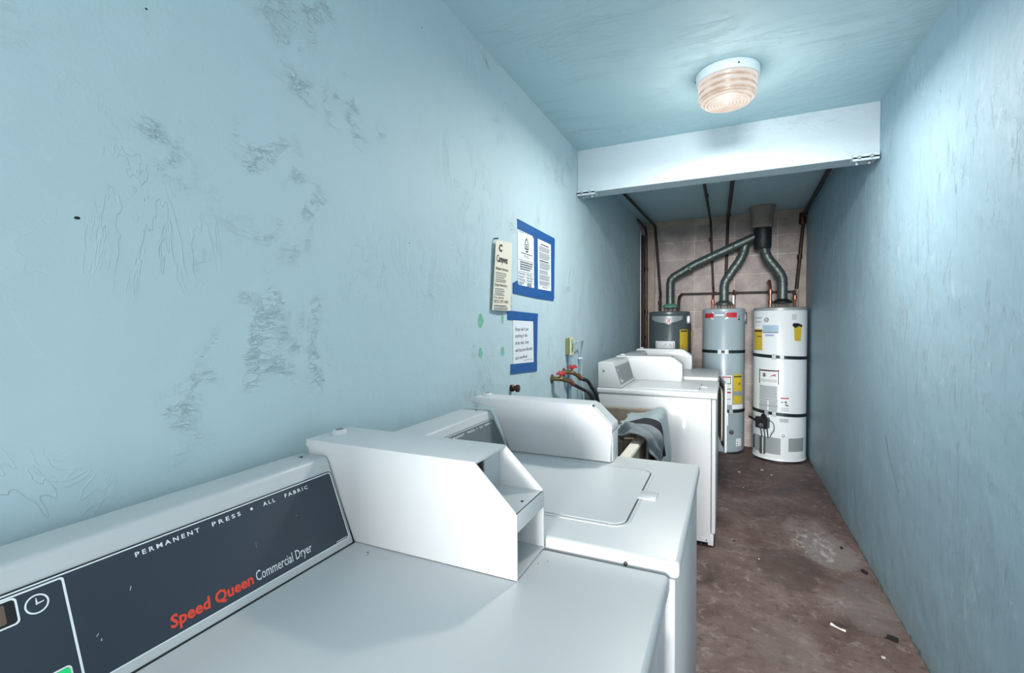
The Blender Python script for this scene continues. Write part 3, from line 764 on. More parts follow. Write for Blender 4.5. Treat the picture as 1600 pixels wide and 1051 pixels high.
tag(o, 'black hose dropping from the tap nearer the notices', 'hose', 'washer supply hoses')
o = obj('water_hose', tube(spline([(.088, 2.887, 1.032), (.12, 2.925, 1.015), (.14, 2.955, .97), (.160, 2.99, .92), (.165, 3.035, .80), (.15, 3.04, .5)]), .012, 10), rubber, None, True)
tag(o, 'black hose curving down from the tap below the outlet', 'hose', 'washer supply hoses')
o = obj('pipe_stub', lathe((0.0, 2.02, 1.082), 0, [(0, 0), (.016, 0), (.017, .012), (.012, .018), (.012, .028), (.018, .030), (.017, .042), (0, .046)], 14, axis='x'), copper_dark, None, True)
tag(o, 'small rusty capped pipe stub in the left wall below the taped notice', 'pipe stub')
t = thing('electrical_outlet', 'cream outlet plate on olive box above the laundry taps', 'outlet', (0, 2.87, 1.18))
obj('box', box(0, .030, 2.842, 2.902, 1.186, 1.292, .003), outlet_green, t)
fp_ = obj('faceplate', box(.030, .036, 2.838, 2.906, 1.182, 1.298, .002), outlet_cream, t)
for z in (1.215, 1.265):
    obj('socket', box(.0355, .0375, 2.858, 2.886, z-.016, z+.016, .001), outlet_green, fp_)
o = obj('conduit', tube([(.018, 2.872, 1.185), (.018, 2.872, .60)], .011, 12), conduit_m, None, True); tag(o, 'thin painted metal conduit running down from the outlet', 'conduit')
t = thing('power_cord', 'pale grey power cord looping from the outlet to the far washer', 'cord', (.04, 3.0, .9))
obj('plug', box(.036, .062, 2.860, 2.886, 1.252, 1.278, .004), cord_m, t, True)
obj('cable', tube(spline([(.06, 2.873, 1.265), (.075, 2.93, 1.272), (.06, 3.02, 1.268), (.035, 3.09, 1.235), (.02, 3.115, 1.17), (.02, 3.12, 1.08), (.035, 3.08, .98), (.06, 3.055, .85), (.08, 3.05, .6)], 8), .0055, 8), cord_m, t, True)
obj('cable_clip', box(.006, .03, 3.104, 3.130, 1.140, 1.150, .001), sticker_white, t)

# ------------------------------------------------------------------ notices and tape on the left wall
wl = lambda u, v, h: Vector((h, u, v))      # u = along the wall, v = height, h = off the wall
rn = random.Random(3)
def lines(parent, u0, u1, vtop, n, pitch, th, m=print_grey, name='printed_text', ragged=.25, h=.0026, skew=0.0):
    b = bmesh.new()
    for i in range(n):
        u = u0
        end = u1-(u1-u0)*ragged*rn.random()*(1 if i < n-1 else 2)
        while u < end:
            wv = rn.uniform(.008, .022); e = min(u+wv, end)
            v = vtop-i*pitch+skew*(u-u0)
            b = plate(wl, [(u, v-th), (e, v-th), (e, v), (u, v)], h, h+.0002, bm=b); u = e+.003
    return obj(name, b, m, parent)
# cream washing instructions
t = thing('instruction_sign', 'cream washing instruction card hanging askew left of the blue tape', 'sign', (0, 1.91, 1.45))
def sg(u, v, h): return Vector((h+.010+.010*math.sin((u-1.81)/.2*PI)+(.006 if v < 1.5 else 0)*0, u, v))
b = bmesh.new(); n = 10
rowsF, rowsB = [], []
for i in range(n+1):
    f = i/n; yb_, yt_ = 1.812+(1.990-1.812)*f, 1.845+(2.032-1.845)*f
    pf = [sg(yb_, 1.449, 0), sg(yt_, 1.757+.013*f, 0)]
    rowsF.append([b.verts.new(p+Vector((.0015, 0, 0))) for p in pf]); rowsB.append([b.verts.new(p) for p in pf])
for i in range(n):
    b.faces.new((rowsF[i][0], rowsF[i+1][0], rowsF[i+1][1], rowsF[i][1])); b.faces.new((rowsB[i][0], rowsB[i][1], rowsB[i+1][1], rowsB[i+1][0]))
    for k in (0, 1): b.faces.new((rowsF[i][k], rowsB[i][k], rowsB[i+1][k], rowsF[i+1][k]))
for R_ in (0, n): b.faces.new((rowsF[R_][0], rowsF[R_][1], rowsB[R_][1], rowsB[R_][0]))
obj('card', b, cream, t)
obj('hanging_pin', tube([(0, 1.855, 1.765), (.022, 1.855, 1.765)], .003, 8), dark_steel, t)
def sgt(u, v, h):
    return sg(u+.033*(v-1.449)/.308, v, .0018+h)
textobj('lettering', 'C', sgt, print_black, t, 1.836, 1.712, .030, h=0, bold=.05)
textobj('lettering', 'Campwest', sgt, print_black, t, 1.822, 1.664, .030, .110, h=0, bold=.02)
textobj('lettering', 'Washer Instructions', sgt, print_black, t, 1.820, 1.628, .013, .125, h=0, bold=.01)
textobj('lettering', 'Dryer Instructions', sgt, print_black, t, 1.820, 1.556, .013, .112, h=0, bold=.01)
textobj('lettering', 'For Service', sgt, print_black, t, 1.820, 1.501, .011, .08, h=0)
textobj('lettering', '833-295-4403', sgt, print_black, t, 1.820, 1.482, .014, .132, h=0)
def slines(vs, u0, u1):
    b = bmesh.new()
    for v in vs:
        u = u0; end = u1-rn.uniform(0, .03)
        while u < end:
            e = min(u+rn.uniform(.006, .018), end)
            b = plate(sgt, [(u, v-.003), (e, v-.003), (e, v+.001), (u, v+.001)], 0, .0003, bm=b); u = e+.002
    obj('printed_text', b, print_grey, t)
slines([1.616, 1.606, 1.596, 1.586, 1.578], 1.822, 1.925); slines([1.545, 1.536, 1.527, 1.519], 1.822, 1.925); slines([1.4715, 1.469, 1.461, 1.455], 1.822, 1.955)

def sheet(name, label, cat, u0, u1, v0, v1, m=paper, h=.0022):
    t = thing(name, label, cat, (0, (u0+u1)/2, v0))
    obj('sheet', plate(wl, [(u0, v0), (u1, v0), (u1, v1), (u0, v1)], .0008, h), m, t); return t
# housing notice
t = sheet('paper_notice', 'white printed notice with a house emblem, framed by blue tape', 'notice', 2.108, 2.318, 1.576, 1.856)
hc = 2.220
e = ring(wl, [(hc-.024, 1.765), (hc+.024, 1.765), (hc+.024, 1.803), (hc, 1.828), (hc-.024, 1.803)],
         [(hc-.017, 1.772), (hc+.017, 1.772), (hc+.017, 1.800), (hc, 1.818), (hc-.017, 1.800)], .0022, .0026)
e = plate(wl, [(hc-.010, 1.788), (hc+.010, 1.788), (hc+.010, 1.794), (hc-.010, 1.794)], .0022, .0026, bm=e)
e = plate(wl, [(hc-.010, 1.777), (hc+.010, 1.777), (hc+.010, 1.783), (hc-.010, 1.783)], .0022, .0026, bm=e)
e = plate(wl, [(hc-.012, 1.752), (hc+.018, 1.752), (hc+.018, 1.760), (hc-.012, 1.760)], .0022, .0026, bm=e)
obj('house_emblem', e, print_black, t)
lines(t, 2.120, 2.20, 1.846, 1, .01, .003)
lines(t, 2.150, 2.300, 1.745, 1, .01, .004, print_black, ragged=.05)
lines(t, 2.185, 2.255, 1.734, 2, .008, .003)
lines(t, 2.120, 2.312, 1.708, 1, .01, .002, print_black, ragged=0)
lines(t, 2.135, 2.308, 1.700, 4, .0115, .006, print_black, ragged=.15)
lines(t, 2.120, 2.308, 1.650, 1, .01, .002, print_black, ragged=0)
for v in (1.642, 1.626, 1.612):
    lines(t, 2.125, 2.205, v, 2, .005, .003); lines(t, 2.225, 2.305, v, 2, .005, .003)
    obj('bullet', plate(wl, [(2.114, v-.004), (2.120, v-.004), (2.120, v+.002), (2.114, v+.002)], .0022, .0027), print_black, t)
    obj('bullet', plate(wl, [(2.216, v-.004), (2.222, v-.004), (2.222, v+.002), (2.216, v+.002)], .0022, .0027), print_black, t)
lines(t, 2.115, 2.310, 1.599, 1, .01, .0015, print_black, ragged=0)
lines(t, 2.120, 2.190, 1.595, 3, .005, .003); lines(t, 2.225, 2.290, 1.595, 4, .0045, .0028, print_black)
obj('pin', lathe((.0022, 2.305, 1.843), 0, [(.004, 0), (.003, .003), (0, .004)], 10, axis='x'), print_black, t)
# text notice
t = sheet('paper_notice', 'white notice of dense small print right of the housing notice', 'notice', 2.374, 2.580, 1.574, 1.850)
lines(t, 2.418, 2.540, 1.826, 1, .01, .006, print_black, ragged=0)
lines(t, 2.394, 2.562, 1.812, 4, .0075, .0045, ragged=.1); lines(t, 2.394, 2.562, 1.778, 5, .0075, .0045, ragged=.1)
lines(t, 2.400, 2.540, 1.736, 1, .01, .007, print_black, ragged=0)
lines(t, 2.400, 2.562, 1.724, 5, .0075, .0045, ragged=.1); lines(t, 2.394, 2.562, 1.682, 3, .0075, .0045, ragged=.3)
lines(t, 2.394, 2.562, 1.656, 4, .0075, .0045, ragged=.1); lines(t, 2.394, 2.562, 1.622, 3, .0075, .0045, ragged=.1)
lines(t, 2.394, 2.562, 1.598, 1, .01, .0015, print_black, ragged=0); lines(t, 2.44, 2.52, 1.590, 1, .01, .004, ragged=0)
# sink notice
t = sheet('paper_notice', 'white notice asking not to block the drain sink, lowest on wall', 'notice', 2.046, 2.306, 1.180, 1.406)
for i, s_ in enumerate(("Please don't put", "anything in the", "drain sink, they", "will become flooded", "and overflow!")):
    textobj('lettering', s_, wl, print_black, t, 2.070, (1.353, 1.321, 1.286, 1.250, 1.213)[i], .0175, (.165, .152, .168, .215, .148)[i], h=.0022, bold=.008)
lines(t, 2.17, 2.29, 1.204, 1, .01, .0025, ragged=0)

TG = "strips of blue painter's tape around the notices"
def tp(poly, label, h=.0030):
    o = obj('tape_strip', plate(wl, poly, .0003, h), tape); tag(o, label, 'tape', TG)
tp([(2.109, 1.852), (2.640, 1.843), (2.645, 1.890), (2.107, 1.902)], "blue tape strip along the top of the two side-by-side notices")
tp([(2.586, 1.53), (2.628, 1.53), (2.645, 1.880), (2.583, 1.880)], "upright blue tape strip right of the small-print notice", .0034)
tp([(2.318, 1.56), (2.372, 1.56), (2.374, 1.86), (2.316, 1.86)], "upright blue tape strip separating the two side-by-side notices", .0026)
tp([(2.049, 1.535), (2.34, 1.523), (2.618, 1.519), (2.622, 1.574), (2.35, 1.575), (2.112, 1.580), (2.10, 1.600), (2.049, 1.584)], "blue tape strip along the bottom of the two side-by-side notices", .0038)
tp([(1.985, 1.408), (2.360, 1.398), (2.372, 1.441), (1.984, 1.452)], "blue tape strip along the top of the drain sink notice")
tp([(2.306, 1.15), (2.346, 1.135), (2.364, 1.42), (2.300, 1.42)], "upright blue tape strip right of the drain sink notice", .0034)
tp([(2.012, 1.149), (2.348, 1.131), (2.350, 1.182), (2.018, 1.196)], "blue tape strip along the bottom of the drain sink notice", .0040)

# ------------------------------------------------------------------ water heaters
def heater(label, cx, cy, r, top, m, capm):
    t = thing('water_heater', label, 'water heater', (cx, cy, 0), 'water heaters along the block wall')
    tk = obj('tank', lathe(cx, cy, [(0, .02), (r*.93, .02), (r*.97, .03), (r, .05), (r, top-.035), (r-.002, top-.032), (0, top-.032)], 72), m, t, True)
    obj('base_ring', lathe(cx, cy, [(r*.9, 0), (r*.92, 0), (r*.92, .03), (r*.9, .03)], 48), black, t, True)
    obj('top_cap', lathe(cx, cy, [(0, top), (r*.6, top), (r*.95, top-.003), (r+.001, top-.010), (r+.003, top-.034), (r-.003, top-.036), (0, top-.036)], 72), capm, t, True)
    return t
def cyl(cx, cy, r):
    def f(u, v, h):
        a = u/r; return Vector((cx+(r+h)*math.sin(a), cy-(r+h)*math.cos(a), v))
    return f
def band(f, u0, u1, v0, v1, m, name, parent, h0=.0002, h1=.0016, n=10, seq=None):
    """curved sticker or band on a tank between arc lengths u0..u1"""
    b = bmesh.new(); n = max(2, int(abs(u1-u0)/.015)+2); R_ = []
    for i in range(n+1):
        u = u0+(u1-u0)*i/n
        R_.append([b.verts.new(f(u, v0, h0)), b.verts.new(f(u, v1, h0)), b.verts.new(f(u, v1, h1)), b.verts.new(f(u, v0, h1))])
    for A, B in zip(R_, R_[1:]):
        for k in range(4): b.faces.new((A[k], A[(k+1) % 4], B[(k+1) % 4], B[k]))
    b.faces.new(R_[0]); b.faces.new(R_[-1][::-1])
    return obj(name, b, m, parent)
def A(cx, r, x):       # arc length whose surface point has world x
    return r*math.asin(max(-1, min(1, (x-cx)/r)))
def strapset(t, f, cx, cy, r, z, uc, zdrop=0.0):
    P = [];
    b = bmesh.new()
    prev = None
    for i in range(61):
        a = -2.2+4.4*i/60; u = a*r; zz = z+zdrop*math.sin(a)
        c = [b.verts.new(f(u, zz-.016, .0002)), b.verts.new(f(u, zz+.016, .0002)), b.verts.new(f(u, zz+.016, .004)), b.verts.new(f(u, zz-.016, .004))]
        if prev:
            for k in range(4): b.faces.new((prev[k], prev[(k+1) % 4], c[(k+1) % 4], c[k]))
        prev = c
    # arms tying back to the wall
    s = obj('seismic_strap', b, strap_m, t)
    for sg_ in (-1, 1):
        a = 1.95*sg_; p = f(a*r, z+zdrop*math.sin(a), .002); q = Vector((p.x+.0*sg_, LY, p.z))
        bb = box(min(p.x, p.x+.006*sg_)-.002, max(p.x, p.x+.006*sg_)+.002, p.y-.02, LY-.004, p.z-.016, p.z+.016)
        obj('wall_tie', bb, strap_m, s)
    for du in (-.032, .032):
        zz = z+zdrop*math.sin((uc+du)/r)
        cl = band(f, uc+du-.016, uc+du+.016, zz-.024, zz+.024, clamp_m, 'clamp', s, .002, .020)
    bb = tube([f(uc-.05, z+zdrop*math.sin(uc/r), .011), f(uc+.05, z+zdrop*math.sin(uc/r), .011)], .005, 8)
    obj('tension_bolt', bb, dark_steel, s)
    return s

# left heater, dark grey
cx, cy, r, tp_ = 0.335, 5.50, 0.215, 1.500
t = heater('dark grey water heater in the left corner, half hidden by the machines', cx, cy, r, tp_, tank_grey, tank_grey)
f = cyl(cx, cy, r)
# curved pale header band
b = bmesh.new(); prev = None
for i in range(31):
    q = i/30; u = -.19+.36*q; dip = .040*(1-(2*q-1)**2)
    c = [b.verts.new(f(u, 1.412-dip-.003*0, .0003)), b.verts.new(f(u, 1.447, .0003)), b.verts.new(f(u, 1.447, .0016)), b.verts.new(f(u, 1.412-dip, .0016))]
    if prev:
        for k in range(4): b.faces.new((prev[k], prev[(k+1) % 4], c[(k+1) % 4], c[k]))
    prev = c
obj('header_band', b, cap_grey, t)
def disc(f, uc, vc, rr, h0, h1, n=24): return plate(f, [(uc+rr*math.cos(2*PI*i/n), vc+rr*math.sin(2*PI*i/n)) for i in range(n)], h0, h1)
ub = A(cx, r, .352)
bd = obj('badge', disc(f, ub, 1.392, .036, .001, .0030), sticker_white, t)
obj('badge_ring', ring(f, [(ub+.032*math.cos(2*PI*i/24), 1.392+.032*math.sin(2*PI*i/24)) for i in range(24)], [(ub+.027*math.cos(2*PI*i/24), 1.392+.027*math.sin(2*PI*i/24)) for i in range(24)], .0028, .0036), sticker_red, bd)
sw = tube(spline([f(ub-.012, 1.374, .004), f(ub-.006, 1.392, .004), f(ub+.002, 1.408, .004), f(ub+.013, 1.403, .004), f(ub+.004, 1.392, .004), f(ub+.014, 1.377, .004)]), .0028, 8)
obj('red_emblem', sw, sticker_red, bd, True)
wsk = band(f, A(cx, r, .215), A(cx, r, .415), 1.00, 1.176, sticker_white, 'warning_label', t)
obj('label_border', ring(f, rrect(A(cx, r, .225), A(cx, r, .405), 1.01, 1.160, .004), rrect(A(cx, r, .229), A(cx, r, .401), 1.014, 1.156, .003), .0014, .0022), print_black, wsk)
obj('red_emblem', plate(f, [(ub-.055+.0, 1.118), (ub+.035, 1.118), (ub+.015, 1.146), (ub-.03, 1.146)], .0015, .0024), sticker_red, wsk)
yl = band(f, A(cx, r, .462), A(cx, r, .536), 1.05, 1.300, sticker_yellow, 'energy_label', t)
band(f, A(cx, r, .470), A(cx, r, .530), 1.276, 1.290, print_black, 'label_heading', yl, .0014, .0022)
obj('relief_valve', box(.520, .560, 5.40, 5.44, 1.36, 1.45, .006), steel, t, True)
obj('discharge_pipe', tube([(.556, 5.40, 1.37), (.562, 5.41, 1.33), (.562, 5.41, .9)], .010, 10), pipe_dark, t, True)
o = obj('hang_tag', box(.578, .582, 5.33, 5.38, 1.16, 1.29, .001), sticker_yellow, t); o['label'] = 'yellow hanging tag'
obj('tag_wire', tube([(.562, 5.40, 1.33), (.58, 5.36, 1.295)], .002, 5), steel, t)
strapset(t, f, cx, cy, r, 1.04, 0.12)

# middle heater, blue-grey
cx, cy, r, tp_ = 0.888, 5.53, 0.207, 1.522
t = heater('blue-grey water heater in the middle with a red stripe', cx, cy, r, tp_, tank_blue, tank_blue)
f = cyl(cx, cy, r); a_ = lambda x: A(cx, r, x)
band(f, a_(.71), a_(.795), 1.420, 1.470, sticker_red, 'red_stripe', t); band(f, a_(.91), a_(1.015), 1.425, 1.475, sticker_red, 'red_stripe', t)
bp = obj('brand_plate', plate(f, rrect(a_(.775), a_(.930), 1.425, 1.475, .006), .0005, .003), print_black, t)
obj('white_arch', plate(f, [(a_(.79), 1.466), (a_(.915), 1.466), (a_(.925), 1.484), (a_(.78), 1.484)], .001, .0032), sticker_white, bp)
obj('white_arch', plate(f, [(a_(.765), 1.418), (a_(.80), 1.406), (a_(.91), 1.406), (a_(.94), 1.418), (a_(.925), 1.432), (a_(.78), 1.432)], .001, .0032), sticker_white, bp)
band(f, a_(.81), a_(.895), 1.445, 1.455, print_white, 'printed_line', bp, .0028, .0036)
uw = a_(.845)
wl2 = band(f, a_(.790), a_(.975), .52, .825, sticker_white, 'warning_label', t)
for v0, v1, mm in ((.800, .812, sticker_red), (.735, .742, print_black), (.680, .688, print_black), (.640, .656, sticker_red), (.575, .580, print_black)):
    band(f, a_(.80), a_(.965), v0, v1, mm, 'label_rule', wl2, .0014, .0022)
band(f, a_(.958), a_(.963), .735, .812, print_black, 'label_rule', wl2, .0014, .0022)
yl = band(f, a_(.985), a_(1.066), .530, .835, sticker_yellow, 'energy_label', t)
band(f, a_(.99), a_(1.062), .805, .818, print_black, 'label_heading', yl, .0014, .0022)
band(f, a_(1.035), a_(1.050), .728, .742, print_black, 'label_mark', yl, .0014, .0022)
band(f, a_(.985), a_(1.068), .612, .66, sticker_grey, 'label_strip', yl, .0014, .0020)
band(f, a_(.975), a_(1.075), .475, .520, sticker_white, 'rating_label', t)
strapset(t, f, cx, cy, r, 1.070, a_(.888))
strapset(t, f, cx, cy, r, .452, a_(.93))
dv = obj('drain_valve', lathe((.972, 5.335, .237), 0, [(0, -.03), (.016, -.03), (.016, .010), (.022, .012), (.022, .022), (0, .024)], 16, axis='-y'), black, t, True)
obj('seam_band', lathe(cx, cy, [(r+.0002, .165), (r+.0015, .165), (r+.0015, .168), (r+.0002, .168)], 64), sticker_grey, t)
st_ = band(f, a_(1.015), a_(1.062), .085, .165, sticker_white, 'small_label', t)
for v in (.10, .125): obj('label_mark', disc(f, a_(1.028), v, .006, .0014, .0022), print_black, st_)
obj('relief_valve', box(1.080, 1.112, 5.49, 5.54, 1.36, 1.48, .005), dark_steel, t, True)
obj('port', disc(f, a_(1.035), 1.405, .009, .0002, .003), black, t)
obj('port', disc(f, a_(1.035), 1.432, .006, .0002, .003), black, t)

# right heater, white
cx, cy, r, tp_ = 1.407, 5.425, 0.236, 1.522
t = heater('white water heater in the right corner with yellow hanging tag', cx, cy, r, tp_, tank_white, cap_grey)
f = cyl(cx, cy, r); a_ = lambda x: A(cx, r, x)
ug = a_(1.276)
gm = obj('monogram', ring(f, [(ug+.022*math.cos(2*PI*i/24), 1.397+.022*math.sin(2*PI*i/24)) for i in range(24)], [(ug+.017*math.cos(2*PI*i/24), 1.397+.017*math.sin(2*PI*i/24)) for i in range(24)], .0003, .002), print_black, t)
textobj('lettering', 'GE', f, print_black, gm, ug, 1.387, .020, .025, align='c', h=.001, bold=.01)
band(f, a_(1.186), a_(1.236), 1.414, 1.421, print_grey, 'printed_line', t, .0002, .0016)
band(f, a_(1.186), a_(1.232), 1.374, 1.380, print_grey, 'printed_line', t, .0002, .0016)
bs_ = band(f, a_(1.246), a_(1.378), 1.268, 1.345, sticker_blue, 'blue_label', t)
band(f, a_(1.25), a_(1.374), 1.268, 1.278, print_grey, 'label_rule', bs_, .0014, .002)
band(f, a_(1.268), a_(1.34), 1.237, 1.255, sticker_violet, 'lilac_label', t)
yl = band(f, a_(1.178), a_(1.243), 1.095, 1.335, sticker_yellow, 'energy_label', t)
band(f, a_(1.180), a_(1.242), 1.305, 1.335, sticker_white, 'label_top', yl, .0014, .0022)
band(f, a_(1.182), a_(1.240), 1.278, 1.296, print_black, 'label_heading', yl, .0014, .0022)
band(f, a_(1.203), a_(1.235), 1.228, 1.236, print_black, 'label_mark', yl, .0014, .0022)
band(f, a_(1.490), a_(1.530), 1.395, 1.45, sticker_pale, 'serial_label', t)
ht = obj('hang_tag', plate(f, [(a_(1.512), 1.195), (a_(1.562), 1.190), (a_(1.568), 1.330), (a_(1.505), 1.335)], .006, .009), sticker_yellow, t); ht['label'] = 'yellow hanging tag'
obj('tag_clip', plate(f, [(a_(1.495), 1.335), (a_(1.515), 1.318), (a_(1.545), 1.338), (a_(1.568), 1.325), (a_(1.568), 1.345), (a_(1.535), 1.362), (a_(1.505), 1.365), (a_(1.492), 1.350)], .004, .016), black, ht)
strapset(t, f, cx, cy, r, 1.035, a_(1.375), -.012)
strapset(t, f, cx, cy, r, .478, a_(1.318), -.014)
wk = band(f, a_(1.222), a_(1.385), .768, .912, sticker_white, 'warning_label', t)
obj('label_border', ring(f, rrect(a_(1.222), a_(1.385), .768, .912, .003), rrect(a_(1.228), a_(1.378), .774, .906, .003), .0012, .0024), print_black, wk)
band(f, a_(1.230), a_(1.377), .893, .906, copper_dark, 'label_heading', wk, .0014, .0022)
ux = a_(1.262)
obj('no_sign', ring(f, [(ux+.020*math.cos(2*PI*i/20), .855+.020*math.sin(2*PI*i/20)) for i in range(20)], [(ux+.016*math.cos(2*PI*i/20), .855+.016*math.sin(2*PI*i/20)) for i in range(20)], .0014, .0022), print_black, wk)
obj('pictogram', plate(f, [(ux-.010, .842), (ux+.010, .842), (ux+.006, .868), (ux-.006, .868)], .0014, .0022), print_black, wk)
obj('flame_pictogram', plate(f, [(a_(1.305), .838), (a_(1.365), .838), (a_(1.350), .852), (a_(1.368), .870), (a_(1.340), .862), (a_(1.325), .858), (a_(1.315), .846)], .0014, .0022), sticker_red, wk)
for i, v in enumerate((.812, .802, .792)): band(f, a_(1.235), a_(1.37), v-.003, v, print_grey, 'printed_line', wk, .0014, .0020)
def txtblock(u0, u1, v0, v1, pitch=.011):
    tb = band(f, u0, u1, v0, v1, sticker_pale, 'instruction_label', t, .0002, .0012)
    v = v1-.008
    while v > v0+.004: band(f, u0+.004, u1-.004-rn.random()*.012, v-.0035, v, print_grey, 'printed_line', tb, .0010, .0016); v -= pitch
txtblock(a_(1.224), a_(1.372), .620, .752)
for v in (.615, .555): band(f, a_(1.222), a_(1.376), v-.003, v+.002, print_black, 'label_rule', t, .0002, .0016)
txtblock(a_(1.224), a_(1.290), .505, .608); txtblock(a_(1.300), a_(1.374), .505, .608)
fl = band(f, a_(1.395), a_(1.475), .500, .650, sticker_white, 'faucet_label', t)
band(f, a_(1.400), a_(1.470), .632, .643, sticker_red, 'label_heading', fl, .0014, .0022)
obj('pictogram', plate(f, [(a_(1.405), .603), (a_(1.45), .610), (a_(1.452), .585), (a_(1.444), .585), (a_(1.440), .598), (a_(1.405), .594)], .0014, .0022), print_black, fl)
obj('pictogram', plate(f, [(a_(1.437), .580), (a_(1.468), .572), (a_(1.466), .560), (a_(1.437), .570)], .0014, .0022), print_black, fl)
for v in (.545, .535, .525, .515): band(f, a_(1.402), a_(1.468), v-.003, v, print_grey, 'printed_line', fl, .0014, .0020)
txtblock(a_(1.392), a_(1.470), .405, .440)
# burner door, rating plate, gas valve
band(f, a_(1.190), a_(1.402), .085, .245, sticker_grey, 'access_panel', t, .0002, .006)
band(f, a_(1.182), a_(1.190), .100, .235, dark_steel, 'panel_clip', t, .0002, .010)
band(f, a_(1.470), a_(1.604), .120, .250, sticker_grey, 'rating_plate', t)
gv = obj('gas_valve', plate(f, rrect(a_(1.230), a_(1.312), .330, .440, .012), .004, .060), dark_steel, t)
obj('valve_knob', lathe(tuple(f(a_(1.268), .365, .060)), 0, [(0, .022), (.022, .020), (.026, 0), (.026, -.004)], 20, axis='-y'), black, gv, True)
obj('valve_bracket', plate(f, [(a_(1.255), .435), (a_(1.292), .435), (a_(1.282), .470), (a_(1.262), .470)], .004, .035), black, gv)
obj('thermocouple_wire', tube(spline([f(a_(1.315), .42, .035), f(a_(1.345), .39, .03), f(a_(1.352), .33, .025), f(a_(1.33), .28, .02), f(a_(1.318), .245, .012)]), .0035, 6), dark_steel, gv, True)
for x in (1.252, 1.276, 1.300):
    obj('gas_tube', tube([f(a_(x), .335, .03), f(a_(x+.004), .24, .016)], .005, 8), dark_steel, gv, True)
obj('igniter', tube([f(a_(1.268), .245, .030), f(a_(1.268), .080, .030)], .026, 18), steel, gv, True)
obj('gas_inlet', tube([f(a_(1.235), .385, .03), f(-.40, .390, .03)], .012, 10), pipe_dark, gv, True)
dvp = obj('drain_plate', plate(f, rrect(a_(1.402), a_(1.448), .255, .300, .008), .0002, .005), sticker_white, t)
obj('drain_valve', lathe(tuple(f(a_(1.425), .275, .004)), 0, [(0, .024), (.010, .022), (.014, .008), (.014, 0)], 16, axis='-y'), steel, dvp, True)
obj('skirt_lip', lathe(cx, cy, [(r*.99, .022), (r+.004, .022), (r+.004, .040), (r+.0002, .046)], 72), tank_white, t, True)

# ------------------------------------------------------------------ flues
def crinkled(pts, r, seg=20, rr=.02, amp=.05, bends=()):
    P = rounded(pts, rr, 10); out = []; R_ = []
    for a_0, b_0 in zip(P, P[1:]):
        n_ = max(1, int((b_0-a_0).length/.012))
        for k in range(n_): out.append(a_0.lerp(b_0, k/n_))
    out.append(P[-1])
    for p in out:
        d = min([(p-Vector(q)).length for q in bends] or [9])
        near = max(0, 1-d/.12)
        s_ = sum(ord(c_) for c_ in str(round(p.z*97+p.x*53)))
        R_.append(r*(1+amp*near*math.sin(len(R_)*1.35)+.006*math.sin(len(R_)*.8)))
    return tube(out, R_, seg)
def joint(p, q, r, parent):
    d = (Vector(q)-Vector(p)).normalized()*.012
    obj('joint_collar', tube([Vector(p)-d, Vector(p)-d*.3, Vector(p)+d*.3, Vector(p)+d], [r*1.0, r*1.09, r*1.09, r*1.0], 20), galv, parent, True)
def flue(label, pts, r, hood_m, base, bends, group='metal flues of the water heaters'):
    t = thing('flue_pipe', label, 'flue', base, group)
    obj('duct', crinkled(pts, r, rr=.06, bends=bends), galv, t, True)
    for p, q in zip(bends, bends[1:]+[pts[-1]]): joint(Vector(p).lerp(Vector(q), .45), q, r, t)
    bx_, by_, bz_ = base
    obj('draft_hood', lathe(bx_, by_, [(r*1.0, bz_+.085), (r*1.6, bz_+.070), (r*1.95, bz_+.050), (r*1.95, bz_+.042), (r*1.2, bz_+.042)], 28), hood_m, t, True)
    for a in range(4):
        an = a*PI/2+.5
        obj('hood_leg', tube([(bx_+r*1.5*math.cos(an), by_+r*1.5*math.sin(an), bz_), (bx_+r*1.6*math.cos(an), by_+r*1.6*math.sin(an), bz_+.05)], .004, 6), dark_steel, t)
    return t
flue('long slanting metal flue rising from the dark grey water heater', [(.345, 5.50, 1.55), (.345, 5.50, 1.86), (.60, 5.49, 2.005), (1.20, 5.46, 2.262)], .044, green_hood, (.345, 5.50, 1.50),
     [(.345, 5.50, 1.85), (.80, 5.48, 2.09)])
flue('short kinked metal flue rising from the blue-grey middle heater', [(.893, 5.53, 1.57), (.893, 5.53, 1.80), (1.065, 5.51, 2.06), (1.098, 5.49, 2.20)], .046, galv, (.893, 5.53, 1.522),
     [(.893, 5.53, 1.79), (.98, 5.52, 1.93), (1.065, 5.51, 2.05)])
flue('kinked metal flue rising from the white heater at right', [(1.428, 5.43, 1.57), (1.428, 5.43, 1.83), (1.285, 5.44, 2.04), (1.252, 5.45, 2.17)], .046, galv_dark, (1.428, 5.43, 1.522),
     [(1.428, 5.43, 1.80), (1.36, 5.44, 1.93), (1.285, 5.44, 2.03)])
o = obj('flue_collector', tube([(1.250, 5.45, 2.12), (1.250, 5.45, 2.135), (1.250, 5.45, 2.30), (1.250, 5.45, 2.345)], [.070, .080, .082, .080], 28), galv_dark, None, True)
tag(o, 'blackened metal collar where the three flues join', 'flue collar')
o = obj('flue_thimble', tube([(1.243, 5.46, 2.335), (1.243, 5.46, 2.35), (1.243, 5.46, 2.44), (1.243, 5.46, 2.50), (1.243, 5.46, H)], [.096, .100, .100, .108, .125], 30), cement, None, True)
tag(o, 'rough grey cement sleeve carrying the flue into the ceiling', 'flue sleeve')

